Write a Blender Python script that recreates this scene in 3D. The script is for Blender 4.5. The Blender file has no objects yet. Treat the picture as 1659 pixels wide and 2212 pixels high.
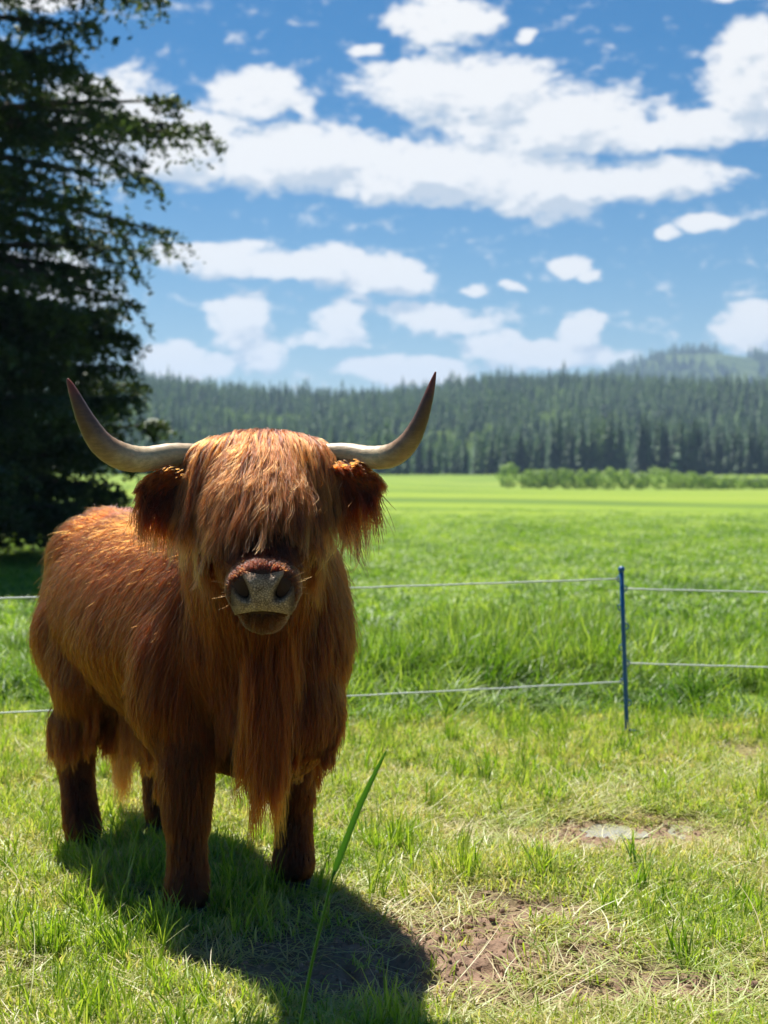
import bpy, bmesh, math, random
import numpy as np
from mathutils import Vector, Matrix, Euler
from mathutils.bvhtree import BVHTree
from mathutils.kdtree import KDTree

random.seed(7)
RNG = np.random.default_rng(11)
SC = bpy.context.scene
COL = SC.collection
R = math.radians
F = 1479.0            # focal length in pixels of the 768x1024 picture
EYE = 1.40            # eye height
HZ = 470.0            # row of eye level
K = 2212 / 1024.0

# ------------------------------------------------------------------ camera
cam_d = bpy.data.cameras.new('camera')
cam = bpy.data.objects.new('camera', cam_d)
COL.objects.link(cam)
cam.location = (0, 0, EYE)
cam.rotation_euler = (R(90), 0, 0)
cam_d.sensor_fit = 'VERTICAL'
cam_d.sensor_height = 36
cam_d.lens = 36 * F / 1024
cam_d.shift_y = -(512 - HZ) / 1024
cam_d.clip_start = 0.1
cam_d.clip_end = 12000
cam_d.dof.use_dof = True
cam_d.dof.focus_distance = 4.15
cam_d.dof.aperture_fstop = 3.5
SC.camera = cam

# ------------------------------------------------------------------ sun and sky
SUN_EL = 61.0
SUN_DIR = Vector((-0.44, 0.89, 0)).normalized() * math.cos(R(SUN_EL)) + Vector((0, 0, math.sin(R(SUN_EL))))
sun_d = bpy.data.lights.new('sun', 'SUN')
sun_d.energy = 5.0
sun_d.angle = R(0.53)
sun_d.color = (1.0, 0.95, 0.87)
sun = bpy.data.objects.new('sun', sun_d)
COL.objects.link(sun)
sun.rotation_euler = SUN_DIR.to_track_quat('Z', 'Y').to_euler()

SC.view_settings.view_transform = 'Standard'
SC.view_settings.look = 'None'
SC.view_settings.gamma = 1
SC.view_settings.use_curve_mapping = False
SC.view_settings.exposure = 0.95

world = bpy.data.worlds.new('World')
SC.world = world
world.use_nodes = True
SKY_STRENGTH = 0.047
CLOUD_LUM = 10.8       # brightness of a sunlit cloud in the units of the sky texture

# clouds: centre and half axes in the 1659x2212 reading of the photograph, weight
CLOUDS = [
    (620, 345, 300, 85, 1.25), (920, 375, 260, 84, 1.25), (1160, 400, 230, 88, 1.25), (1400, 400, 210, 56, 1.1),
    (1010, 195, 290, 84, 1.15), (1180, 270, 300, 78, 1.2), (1420, 290, 260, 58, 1.0), (1620, 190, 130, 130, 1.2),
    (560, 215, 140, 70, 1.0), (400, 330, 180, 100, 1.2), (960, 50, 130, 80, 1.1), (250, 280, 170, 130, 1.1),
    (790, 105, 55, 18, .9), (1135, 85, 32, 20, .9), (1240, 578, 54, 24, 1.0), (1290, 602, 40, 14, .9),
    (1030, 622, 36, 13, .9), (1108, 618, 28, 11, .9), (1520, 495, 75, 18, .9), (1450, 508, 30, 17, .9),
    (520, 565, 220, 44, 1.05), (730, 575, 150, 55, 1.15), (845, 600, 115, 52, 1.25),
    (520, 690, 95, 75, 1.0), (560, 760, 80, 60, 1.0), (400, 785, 140, 40, 1.2), (745, 690, 80, 60, .8), (690, 730, 90, 26, .7), (960, 690, 170, 44, .85),
    (1240, 715, 70, 62, 1.15), (1200, 770, 190, 42, 1.15), (880, 800, 170, 44, 1.2), (1620, 720, 110, 58, 1.2),
    (1060, 740, 90, 36, .75), (60, 15, 150, 40, 1.1), (1600, 5, 110, 26, .8), (110, 620, 160, 90, .8),
    (-300, 500, 300, 90, 1.1), (-600, 150, 300, 120, 1.1), (2100, 450, 300, 90, 1.1), (2300, 150, 350, 120, 1.1),
]

def build_world():
    nt = world.node_tree
    nt.nodes.clear()
    # node group: direction -> cloud density
    g = bpy.data.node_groups.new('cloud_density', 'ShaderNodeTree')
    g.interface.new_socket('uv', in_out='INPUT', socket_type='NodeSocketVector')
    g.interface.new_socket('density', in_out='OUTPUT', socket_type='NodeSocketFloat')
    gi = g.nodes.new('NodeGroupInput'); go = g.nodes.new('NodeGroupOutput')
    def vm(op, a, b=None, tree=g):
        n = tree.nodes.new('ShaderNodeVectorMath'); n.operation = op
        for i, v in enumerate((a, b)):
            if v is None: continue
            if isinstance(v, (tuple, list)): n.inputs[i].default_value = v
            else: tree.links.new(v, n.inputs[i])
        return n
    def mt(op, a, b=None, c=None, tree=g, clamp=False):
        n = tree.nodes.new('ShaderNodeMath'); n.operation = op; n.use_clamp = clamp
        for i, v in enumerate((a, b, c)):
            if v is None: continue
            if isinstance(v, (int, float)): n.inputs[i].default_value = v
            else: tree.links.new(v, n.inputs[i])
        return n.outputs[0]
    uv = gi.outputs[0]
    # domain warp
    nz = g.nodes.new('ShaderNodeTexNoise'); nz.inputs['Scale'].default_value = 22; nz.inputs['Detail'].default_value = 4
    mp0 = vm('MULTIPLY', uv, (1, 1.6, 1)).outputs[0]
    g.links.new(mp0, nz.inputs['Vector'])
    w = vm('SUBTRACT', nz.outputs['Color'], (.5, .5, .5)).outputs[0]
    w = vm('MULTIPLY', w, (.045, .022, 0)).outputs[0]
    wuv = vm('ADD', uv, w).outputs[0]
    acc = None
    for (cx, cy, rx, ry, wt) in CLOUDS:
        u = (cx - 829.5) / 3195.0; v = (1015 - cy) / 3195.0
        d = vm('SUBTRACT', wuv, (u, v, 0)).outputs[0]
        d = vm('MULTIPLY', d, (3195.0 / rx, 3195.0 / ry, 0)).outputs[0]
        q = vm('DOT_PRODUCT', d, d).outputs['Value']
        val = mt('MULTIPLY_ADD', q, -wt * .95, wt * 1.06)
        acc = val if acc is None else mt('MAXIMUM', acc, val)
    # other clouds in the rest of the sky, from a plain noise
    n0 = g.nodes.new('ShaderNodeTexNoise'); n0.inputs['Scale'].default_value = 4.5; n0.inputs['Detail'].default_value = 2
    g.links.new(vm('MULTIPLY', uv, (1, 2.6, 1)).outputs[0], n0.inputs['Vector'])
    sx = g.nodes.new('ShaderNodeSeparateXYZ'); g.links.new(uv, sx.inputs[0])
    side = mt('SUBTRACT', mt('ABSOLUTE', sx.outputs[0]), .33)
    side = mt('MULTIPLY', side, 6, clamp=True)
    up = mt('MULTIPLY', mt('SUBTRACT', sx.outputs[1], .36), 6, clamp=True)
    out = mt('MAXIMUM', side, up)
    other = mt('SUBTRACT', mt('MULTIPLY', n0.outputs['Fac'], 7), 4.5)
    other = mt('MINIMUM', mt('MULTIPLY', other, out), 1.0)
    acc = mt('MAXIMUM', acc, other)
    acc = mt('MAXIMUM', acc, -1.2)
    n1 = g.nodes.new('ShaderNodeTexNoise'); n1.inputs['Scale'].default_value = 30; n1.inputs['Detail'].default_value = 9
    n1.inputs['Roughness'].default_value = .6; n1.inputs['Distortion'].default_value = .35
    g.links.new(vm('MULTIPLY', uv, (1, 1.9, 1)).outputs[0], n1.inputs['Vector'])
    n2 = g.nodes.new('ShaderNodeTexNoise'); n2.inputs['Scale'].default_value = 105; n2.inputs['Detail'].default_value = 5
    g.links.new(vm('MULTIPLY', uv, (1, 1.4, 1)).outputs[0], n2.inputs['Vector'])
    nn = mt('SUBTRACT', n1.outputs['Fac'], .5)
    nn2 = mt('SUBTRACT', n2.outputs['Fac'], .5)
    s = mt('MULTIPLY_ADD', nn, 2.1, acc)
    s = mt('MULTIPLY_ADD', nn2, .85, s)
    g.links.new(s, go.inputs[0])

    tc = nt.nodes.new('ShaderNodeTexCoord')
    sep = nt.nodes.new('ShaderNodeSeparateXYZ'); nt.links.new(tc.outputs['Generated'], sep.inputs[0])
    M = lambda *a, **k: mt(*a, tree=nt, **k)
    az = M('ARCTAN2', sep.outputs[0], sep.outputs[1])
    hyp = M('SQRT', M('ADD', M('MULTIPLY', sep.outputs[0], sep.outputs[0]), M('MULTIPLY', sep.outputs[1], sep.outputs[1])))
    hyp = M('MAXIMUM', hyp, .05)
    el = M('DIVIDE', sep.outputs[2], hyp)
    cb = nt.nodes.new('ShaderNodeCombineXYZ'); nt.links.new(az, cb.inputs[0]); nt.links.new(el, cb.inputs[1])
    def grp(v):
        n = nt.nodes.new('ShaderNodeGroup'); n.node_tree = g; nt.links.new(v, n.inputs[0]); return n.outputs[0]
    d0 = grp(cb.outputs[0])
    d1 = grp(vm('ADD', cb.outputs[0], (-.004, .016, 0), tree=nt).outputs[0])
    def mr(v, a, b, c=0, d=1):
        n = nt.nodes.new('ShaderNodeMapRange'); n.interpolation_type = 'SMOOTHSTEP'
        nt.links.new(v, n.inputs[0])
        for i, x in enumerate((a, b, c, d)): n.inputs[i + 1].default_value = x
        return n.outputs[0]
    alpha = mr(d0, .06, .74)
    # thicker cloud towards the sun means a greyer cloud here
    shade = mr(M('ADD', M('MULTIPLY', d1, .9), M('MULTIPLY', M('SUBTRACT', d1, d0), 2.5)), .3, 2.6)
    mixc = nt.nodes.new('ShaderNodeMix'); mixc.data_type = 'RGBA'
    nt.links.new(shade, mixc.inputs[0])
    L = CLOUD_LUM
    mixc.inputs[6].default_value = (L, L * .985, L * .97, 1)
    mixc.inputs[7].default_value = (L * .60, L * .67, L * .76, 1)
    sky = nt.nodes.new('ShaderNodeTexSky'); sky.sky_type = 'NISHITA'; sky.sun_disc = False
    sky.sun_elevation = R(SUN_EL)
    sky.sun_rotation = math.atan2(SUN_DIR.x, SUN_DIR.y)
    sky.air_density = 1.0; sky.dust_density = .12; sky.ozone_density = 2.2; sky.altitude = 600
    mix = nt.nodes.new('ShaderNodeMix'); mix.data_type = 'RGBA'
    hs = nt.nodes.new('ShaderNodeHueSaturation'); hs.inputs['Saturation'].default_value = 1.58; hs.inputs['Value'].default_value = .86
    nt.links.new(sky.outputs[0], hs.inputs['Color'])
    nt.links.new(alpha, mix.inputs[0]); nt.links.new(hs.outputs[0], mix.inputs[6]); nt.links.new(mixc.outputs[2], mix.inputs[7])
    bg = nt.nodes.new('ShaderNodeBackground'); bg.inputs[1].default_value = SKY_STRENGTH
    out = nt.nodes.new('ShaderNodeOutputWorld')
    nt.links.new(mix.outputs[2], bg.inputs[0]); nt.links.new(bg.outputs[0], out.inputs[0])
    world.cycles.sampling_method = 'MANUAL'; world.cycles.sample_map_resolution = 512
build_world()

SC.render.engine = 'CYCLES'
cy = SC.cycles
cy.max_bounces = 8; cy.diffuse_bounces = 3; cy.glossy_bounces = 4; cy.transmission_bounces = 6
cy.volume_bounces = 0; cy.transparent_max_bounces = 8
cy.use_denoising = True
cy.sample_clamp_indirect = 6
try:
    SC.cycles_curves.shape = 'RIBBONS'; SC.cycles_curves.subdivisions = 2
except Exception: pass

# ------------------------------------------------------------------ helpers
def smooth(a, b, v):
    t = np.clip((v - a) / (b - a), 0, 1)
    return t * t * (3 - 2 * t)

_perm = np.random.default_rng(3).random((256, 256))
def vnoise(x, y):
    xi = np.floor(x).astype(int); yi = np.floor(y).astype(int)
    fx = x - xi; fy = y - yi
    fx = fx * fx * (3 - 2 * fx); fy = fy * fy * (3 - 2 * fy)
    a = _perm[xi & 255, yi & 255]; b = _perm[(xi + 1) & 255, yi & 255]
    c = _perm[xi & 255, (yi + 1) & 255]; d = _perm[(xi + 1) & 255, (yi + 1) & 255]
    return (a + (b - a) * fx) * (1 - fy) + (c + (d - c) * fx) * fy
def fbm(x, y, o=4):
    s = 0; a = .5; t = 0
    for i in range(o):
        s = s + a * vnoise(x * 2 ** i + 17 * i, y * 2 ** i + 31 * i); t += a; a *= .5
    return s / t

def gp(px, py):
    """a ground point (z = 0) from a position read off the photograph (1659x2212)"""
    d = EYE * F * K / (py - HZ * K)
    return (px - 829.5) / (F * K) * d, d
def wp(px, py, d):
    return Vector(((px - 829.5) / (F * K) * d, d, EYE - (py - HZ * K) / (F * K) * d))
def topx(x, y):
    y = np.maximum(y, .5)
    return 829.5 + x / y * F * K, HZ * K + EYE / y * F * K

def tag(o, label=None, cat=None, group=None, kind=None):
    if label: o['label'] = label
    if cat: o['category'] = cat
    if group: o['group'] = group
    if kind: o['kind'] = kind
    return o
def empty(name, loc=(0, 0, 0)):
    o = bpy.data.objects.new(name, None); COL.objects.link(o); o.location = loc
    o.empty_display_size = .1
    return o
def mesh_np(name, V, Fc, mats=(), parent=None, smooth_sh=False, attrs=None, link=True):
    me = bpy.data.meshes.new(name)
    V = np.asarray(V, dtype=np.float32).reshape(-1, 3)
    if isinstance(Fc, np.ndarray):
        nf, k = Fc.shape
        me.vertices.add(len(V)); me.vertices.foreach_set('co', V.ravel())
        me.loops.add(nf * k); me.loops.foreach_set('vertex_index', Fc.ravel().astype(np.int32))
        me.polygons.add(nf); me.polygons.foreach_set('loop_start', np.arange(0, nf * k, k, dtype=np.int32))
        me.update(calc_edges=True)
    else:
        me.from_pydata(V.tolist(), [], Fc); me.update()
    for m in mats: me.materials.append(m)
    if smooth_sh: me.polygons.foreach_set('use_smooth', np.ones(len(me.polygons), dtype=bool))
    if attrs:
        for k_, (typ, dom, arr) in attrs.items():
            a = me.attributes.new(k_, typ, dom)
            a.data.foreach_set('vector' if typ == 'FLOAT_VECTOR' else 'value', np.asarray(arr).ravel())
    o = bpy.data.objects.new(name, me)
    if link: COL.objects.link(o)
    if parent: o.parent = parent
    return o

def new_mat(name):
    m = bpy.data.materials.new(name); m.use_nodes = True
    nt = m.node_tree; nt.nodes.clear()
    out = nt.nodes.new('ShaderNodeOutputMaterial')
    return m, nt, out
def N(nt, typ, **kw):
    n = nt.nodes.new(typ)
    for k_, v in kw.items():
        if k_.startswith('i_'):
            key = k_[2:].replace('_', ' ')
            n.inputs[key].default_value = v
        else: setattr(n, k_, v)
    return n
def ramp(nt, fac, stops):
    r = nt.nodes.new('ShaderNodeValToRGB')
    el = r.color_ramp.elements
    while len(el) < len(stops): el.new(.5)
    for e, (p, c) in zip(el, stops):
        e.position = p; e.color = (*c, 1) if len(c) == 3 else c
    if fac is not None: nt.links.new(fac, r.inputs[0])
    return r.outputs[0]
def mixc(nt, fac, a, b, mode='MIX'):
    n = nt.nodes.new('ShaderNodeMix'); n.data_type = 'RGBA'; n.blend_type = mode
    for i, v in ((0, fac), (6, a), (7, b)):
        if isinstance(v, (int, float)): n.inputs[i].default_value = v
        elif isinstance(v, tuple): n.inputs[i].default_value = (*v, 1)
        else: nt.links.new(v, n.inputs[i])
    return n.outputs[2]
def noise(nt, vec, scale, detail=4, rough=.55, dist=0):
    n = nt.nodes.new('ShaderNodeTexNoise')
    n.inputs['Scale'].default_value = scale; n.inputs['Detail'].default_value = detail
    n.inputs['Roughness'].default_value = rough; n.inputs['Distortion'].default_value = dist
    if vec is not None: nt.links.new(vec, n.inputs['Vector'])
    return n.outputs['Fac']

# leafy material: diffuse + translucent + a little gloss
def leaf_mat(name, stops, trans=.45, gloss=.12, rough=.4, attr='tint', rnd=.35, trans_gain=1.25, patch=(.5, 0)):
    m, nt, out = new_mat(name)
    at = N(nt, 'ShaderNodeAttribute', attribute_name=attr)
    oi = N(nt, 'ShaderNodeObjectInfo')
    a = N(nt, 'ShaderNodeMath', operation='MULTIPLY_ADD'); nt.links.new(oi.outputs['Random'], a.inputs[0])
    a.inputs[1].default_value = rnd; a.inputs[2].default_value = -rnd / 2
    b = N(nt, 'ShaderNodeMath', operation='ADD', use_clamp=True)
    pn = noise(nt, oi.outputs['Location'], patch[0], 3, .6)
    pa = N(nt, 'ShaderNodeMath', operation='MULTIPLY_ADD'); nt.links.new(pn, pa.inputs[0]); pa.inputs[1].default_value = patch[1]; pa.inputs[2].default_value = -patch[1] / 2
    pb = N(nt, 'ShaderNodeMath', operation='ADD'); nt.links.new(pa.outputs[0], pb.inputs[0]); nt.links.new(at.outputs['Fac'], pb.inputs[1])
    nt.links.new(a.outputs[0], b.inputs[0]); nt.links.new(pb.outputs[0], b.inputs[1])
    c = ramp(nt, b.outputs[0], stops)
    df = N(nt, 'ShaderNodeBsdfDiffuse'); nt.links.new(c, df.inputs[0])
    tr = N(nt, 'ShaderNodeBsdfTranslucent')
    tc = mixc(nt, 1.0, c, (trans_gain, trans_gain * 1.05, .55), 'MULTIPLY'); nt.links.new(tc, tr.inputs[0])
    mx = N(nt, 'ShaderNodeMixShader'); mx.inputs[0].default_value = trans
    nt.links.new(df.outputs[0], mx.inputs[1]); nt.links.new(tr.outputs[0], mx.inputs[2])
    gl = N(nt, 'ShaderNodeBsdfGlossy'); gl.inputs['Roughness'].default_value = rough; gl.inputs[0].default_value = (.8, .85, .8, 1)
    fr = N(nt, 'ShaderNodeFresnel'); fr.inputs[0].default_value = 1.4
    fm = N(nt, 'ShaderNodeMath', operation='MULTIPLY'); nt.links.new(fr.outputs[0], fm.inputs[0]); fm.inputs[1].default_value = gloss * 3
    fc = N(nt, 'ShaderNodeMath', operation='MINIMUM'); nt.links.new(fm.outputs[0], fc.inputs[0]); fc.inputs[1].default_value = gloss
    m2 = N(nt, 'ShaderNodeMixShader'); nt.links.new(fc.outputs[0], m2.inputs[0])
    nt.links.new(mx.outputs[0], m2.inputs[1]); nt.links.new(gl.outputs[0], m2.inputs[2])
    nt.links.new(m2.outputs[0], out.inputs[0])
    return m

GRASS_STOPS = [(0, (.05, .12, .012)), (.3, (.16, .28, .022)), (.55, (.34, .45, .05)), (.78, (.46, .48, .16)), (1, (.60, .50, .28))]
MAT_GRASS = leaf_mat('grass_blades', GRASS_STOPS, trans=.5, gloss=.06, rough=.5, patch=(1.6, .9))
MAT_LUSH = leaf_mat('lush_grass_blades', [(0, (.035, .10, .012)), (.5, (.15, .27, .022)), (1, (.36, .45, .11))], trans=.5, rnd=.6, gloss=.05, rough=.5, patch=(.45, 1.5))
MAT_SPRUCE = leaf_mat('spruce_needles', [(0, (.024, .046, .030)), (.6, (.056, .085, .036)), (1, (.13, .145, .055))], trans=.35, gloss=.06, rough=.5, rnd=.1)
MAT_CONIFER = leaf_mat('conifer_needles', [(0, (.022, .062, .030)), (.5, (.055, .125, .040)), (1, (.13, .22, .06))], trans=.35, gloss=.03, rough=.6, rnd=.9, patch=(.014, 1.9))
MAT_BROAD = leaf_mat('broad_leaves', [(0, (.14, .22, .06)), (.5, (.24, .35, .10)), (1, (.36, .46, .16))], trans=.5, gloss=.04, rough=.5, rnd=.4)

def bark_mat():
    m, nt, out = new_mat('bark')
    tc = N(nt, 'ShaderNodeTexCoord')
    f = noise(nt, tc.outputs['Object'], 6, 6)
    c = ramp(nt, f, [(.3, (.035, .026, .02)), (.7, (.12, .095, .075))])
    p = N(nt, 'ShaderNodeBsdfPrincipled', i_Roughness=.9); nt.links.new(c, p.inputs['Base Color'])
    b = N(nt, 'ShaderNodeBump', i_Strength=.7); nt.links.new(f, b.inputs['Height']); nt.links.new(b.outputs[0], p.inputs['Normal'])
    nt.links.new(p.outputs[0], out.inputs[0]); return m
MAT_BARK = bark_mat()

# ------------------------------------------------------------------ ground
DIRT = [(1055, 2065, 110, 72, 1.55), (640, 2100, 190, 70, 1.0), (840, 2075, 180, 90, 1.3), (430, 2065, 90, 45, .7),
        (1480, 2140, 300, 60, 1.1), (1240, 2060, 170, 50, .8), (1620, 1640, 80, 30, .6), (865, 1678, 60, 12, .6), (620, 1865, 90, 22, .7),
        (1310, 1800, 230, 34, 1.6), (700, 1965, 90, 40, .5), (1250, 2170, 200, 40, .35), (360, 1950, 50, 25, .4), (1500, 1690, 80, 14, .4)]
def dirt_mask(x, y):
    px, py = topx(x, y)
    m = np.zeros_like(x)
    for cx, cy_, rx, ry, w in DIRT:
        q = ((px - cx) / rx) ** 2 + ((py - cy_) / ry) ** 2
        m = np.maximum(m, w * np.exp(-q * .8))
    n = fbm(x * 3.1, y * 3.1, 4)
    m = m + (n - .5) * 1.1 * (m > .03) + np.clip((fbm(x * 1.7 + 9, y * 1.7, 3) - .62) * 3, 0, .5)
    m = np.where((y > 7.9) | (y < 2.2), 0, m)
    return np.clip(m, 0, 1)
def ground_z(x, y):
    z = -.0085 * np.clip(y - 30, 0, 260) * (.25 + .75 * smooth(-30, 40, x)) + 2.1 * smooth(320, 440, y) * (.25 + .75 * smooth(-30, 40, x))
    near = np.exp(-np.maximum(0, np.hypot(x, y - 5) - 5) / 3)
    z = z + near * ((fbm(x * 2.3, y * 2.3, 3) - .5) * .05)
    dm = dirt_mask(x, y)
    z = z + near * dm * ((fbm(x * 22, y * 22, 3) - .5) * .07 + (fbm(x * 48, y * 48, 2) - .5) * .02 - .008)
    z = z + near * (fbm(x * 35, y * 35, 2) - .5) * .008
    px, py = topx(x, y)
    pm = np.minimum(1, 1.6 * np.exp(-((px - 1385) / 150) ** 2 - ((py - 1786) / 22) ** 2)) * near
    z = z * (1 - pm) + pm * (-.022 + (fbm(x * 14, y * 14, 2) - .5) * .02)
    far = smooth(20, 80, y)
    z = z + far * (fbm(x * .03, y * .03, 2) - .5) * .5
    return z
def geo_axis(fine_a, fine_b, step, lo, hi, g=1.11):
    mid = np.arange(fine_a, fine_b + 1e-6, step)
    up = []; s = step; v = mid[-1]
    while v < hi: s *= g; v += s; up.append(v)
    dn = []; s = step; v = mid[0]
    while v > lo: s *= g; v -= s; dn.append(v)
    return np.array(dn[::-1] + list(mid) + up)
xs = geo_axis(-1.9, 1.9, .0155, -4200, 4200, 1.13)
ys = geo_axis(3.3, 6.6, .0155, -4200, 4600, 1.07)
X, Y = np.meshgrid(xs, ys)
Z = ground_z(X, Y)
nx, ny = len(xs), len(ys)
ii = np.arange(nx * ny).reshape(ny, nx)
quads = np.stack([ii[:-1, :-1], ii[:-1, 1:], ii[1:, 1:], ii[1:, :-1]], -1).reshape(-1, 4)

def ground_material():
    m, nt, out = new_mat('ground_soil_and_meadow')
    ge = N(nt, 'ShaderNodeNewGeometry'); P = ge.outputs['Position']
    at = N(nt, 'ShaderNodeAttribute', attribute_name='dirt')
    sp = N(nt, 'ShaderNodeSeparateXYZ'); nt.links.new(P, sp.inputs[0])
    # soil
    s1 = noise(nt, P, 28, 8, .65); s2 = noise(nt, P, 5, 4)
    soil = mixc(nt, s2, ramp(nt, s1, [(.3, (.10, .058, .036)), (.5, (.26, .165, .11)), (.75, (.42, .30, .21))]), (.27, .18, .125))
    s3 = noise(nt, P, 60, 5, .7)
    thatch = ramp(nt, s3, [(.3, (.035, .035, .014)), (.5, (.09, .095, .03)), (.7, (.20, .19, .085))])
    near = mixc(nt, at.outputs['Fac'], thatch, soil)
    # meadow: long horizontal drifts of tone, seen far off
    mp = N(nt, 'ShaderNodeMapping'); mp.inputs['Scale'].default_value = (.014, .075, 1); nt.links.new(P, mp.inputs[0])
    m1 = noise(nt, mp.outputs[0], 1, 5, .6, .6)
    mp2 = N(nt, 'ShaderNodeMapping'); mp2.inputs['Scale'].default_value = (.25, .55, 1); nt.links.new(P, mp2.inputs[0])
    m2 = noise(nt, mp2.outputs[0], 1, 5, .7)
    c1 = ramp(nt, m1, [(.34, (.065, .12, .03)), (.45, (.17, .26, .025)), (.56, (.26, .34, .035)), (.68, (.30, .31, .08))])
    c2 = mixc(nt, .35, c1, ramp(nt, m2, [(.3, (.09, .17, .022)), (.7, (.22, .32, .04))]))
    fy = N(nt, 'ShaderNodeMapRange'); nt.links.new(sp.outputs[1], fy.inputs[0]); fy.inputs[1].default_value = 7.2; fy.inputs[2].default_value = 8.4
    col = mixc(nt, fy.outputs[0], near, c2)
    df = N(nt, 'ShaderNodeBsdfPrincipled', i_Roughness=.95); df.inputs['Specular IOR Level'].default_value = .15
    nt.links.new(col, df.inputs['Base Color'])
    b = N(nt, 'ShaderNodeBump', i_Strength=.8, i_Distance=.02); nt.links.new(s1, b.inputs['Height']); nt.links.new(b.outputs[0], df.inputs['Normal'])
    nt.links.new(df.outputs[0], out.inputs[0]); return m
MAT_GROUND = ground_material()
def clod_mat():
    m, nt, out = new_mat('soil_clod')
    ge = N(nt, 'ShaderNodeNewGeometry'); oi = N(nt, 'ShaderNodeObjectInfo')
    c = mixc(nt, noise(nt, ge.outputs['Position'], 120, 3), ramp(nt, oi.outputs['Random'], [(0, (.12, .07, .045)), (.6, (.28, .18, .12)), (1, (.44, .33, .23))]), (.26, .17, .12))
    p = N(nt, 'ShaderNodeBsdfPrincipled', i_Roughness=.95); p.inputs['Specular IOR Level'].default_value = .1
    nt.links.new(c, p.inputs['Base Color']); nt.links.new(p.outputs[0], out.inputs[0]); return m
MAT_CLOD = clod_mat()
V = np.stack([X, Y, Z], -1).reshape(-1, 3)
ground = mesh_np('ground', V, quads, [MAT_GROUND], smooth_sh=True, attrs={'dirt': ('FLOAT', 'POINT', dirt_mask(X, Y))})
tag(ground, kind='structure')

# ------------------------------------------------------------------ hills
def ridge_px(x_over_y):
    """row of the wooded skyline in the 768x1024 picture for a bearing"""
    px = 829.5 + x_over_y * F * K
    kx = [-900, -100, 270, 400, 500, 620, 740, 860, 950, 1050, 1200, 1330, 1420, 1500, 1600, 1659, 2400, 3200]
    ky = [800, 790, 800, 812, 825, 835, 838, 835, 818, 800, 800, 802, 806, 818, 822, 828, 815, 830]
    return np.interp(px, kx, ky) / K
def hill_z(x, y):
    top = EYE + (HZ - ridge_px(x / np.maximum(y, 1))) / F * 1000 - 17
    prof = smooth(430, 1010, y) ** 1.15
    z = -3 + (top + 3) * prof - 60 * smooth(1060, 1700, y)
    z = z + (fbm(x * .008, y * .008, 3) - .5) * 34 * prof * (1 - smooth(850, 1000, y))
    return z
def hill_mat(name, a, b):
    m, nt, out = new_mat(name)
    ge = N(nt, 'ShaderNodeNewGeometry')
    f = noise(nt, ge.outputs['Position'], .03, 6, .7)
    c = ramp(nt, f, [(.3, a), (.7, b)])
    p = N(nt, 'ShaderNodeBsdfPrincipled', i_Roughness=1); p.inputs['Specular IOR Level'].default_value = 0
    nt.links.new(c, p.inputs['Base Color']); nt.links.new(p.outputs[0], out.inputs[0]); return m
hx = np.linspace(-1500, 1500, 150); hy = np.linspace(425, 1900, 90)
HX, HY = np.meshgrid(hx, hy); HZZ = hill_z(HX, HY)
ii = np.arange(len(hx) * len(hy)).reshape(len(hy), len(hx))
hq = np.stack([ii[:-1, :-1], ii[:-1, 1:], ii[1:, 1:], ii[1:, :-1]], -1).reshape(-1, 4)
hill = mesh_np('hillside', np.stack([HX, HY, HZZ], -1).reshape(-1, 3), hq, [hill_mat('hillside_floor', (.02, .04, .015), (.06, .09, .03))], smooth_sh=True)
tag(hill, kind='structure')
def far_hill_z(x, y):
    px = 829.5 + x / y * F * K
    row = np.interp(px, [1000, 1230, 1330, 1400, 1450, 1520, 1600, 1700, 1900, 2200, 2700], [1015, 850, 795, 765, 752, 750, 760, 775, 800, 850, 1010]) / K
    top = EYE + (HZ - row) / F * 2600 - 10
    top = top + (fbm(x * .01, y * .002, 4) - .5) * 14
    return -20 + (top + 20) * smooth(1900, 2600, y) - 200 * smooth(2700, 3400, y)
hx2 = np.linspace(100, 1500, 160); hy2 = np.linspace(1880, 3400, 60)
HX2, HY2 = np.meshgrid(hx2, hy2)
ii = np.arange(len(hx2) * len(hy2)).reshape(len(hy2), len(hx2))
hq2 = np.stack([ii[:-1, :-1], ii[:-1, 1:], ii[1:, 1:], ii[1:, :-1]], -1).reshape(-1, 4)
fh = mesh_np('distant_hill', np.stack([HX2, HY2, far_hill_z(HX2, HY2)], -1).reshape(-1, 3), hq2, [hill_mat('distant_hill_slopes', (.03, .055, .02), (.13, .17, .06))], smooth_sh=True)
tag(fh, kind='structure')

# ------------------------------------------------------------------ haze
def make_haze():
    x0, x1, y0, y1, z0, z1 = -4000, 4000, -300, 4400, -280, 300
    v = [(x, y, z) for z in (z0, z1) for y in (y0, y1) for x in (x0, x1)]
    f = [(0, 2, 3, 1), (4, 5, 7, 6), (0, 1, 5, 4), (2, 6, 7, 3), (0, 4, 6, 2), (1, 3, 7, 5)]
    m, nt, out = new_mat('haze_air')
    pv = N(nt, 'ShaderNodeVolumePrincipled')
    pv.inputs['Density'].default_value = .00020
    pv.inputs['Color'].default_value = (.50, .72, 1, 1)
    pv.inputs['Anisotropy'].default_value = .2
    nt.links.new(pv.outputs[0], out.inputs['Volume'])
    tag(mesh_np('haze', v, f, [m]), kind='stuff')
make_haze()

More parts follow.
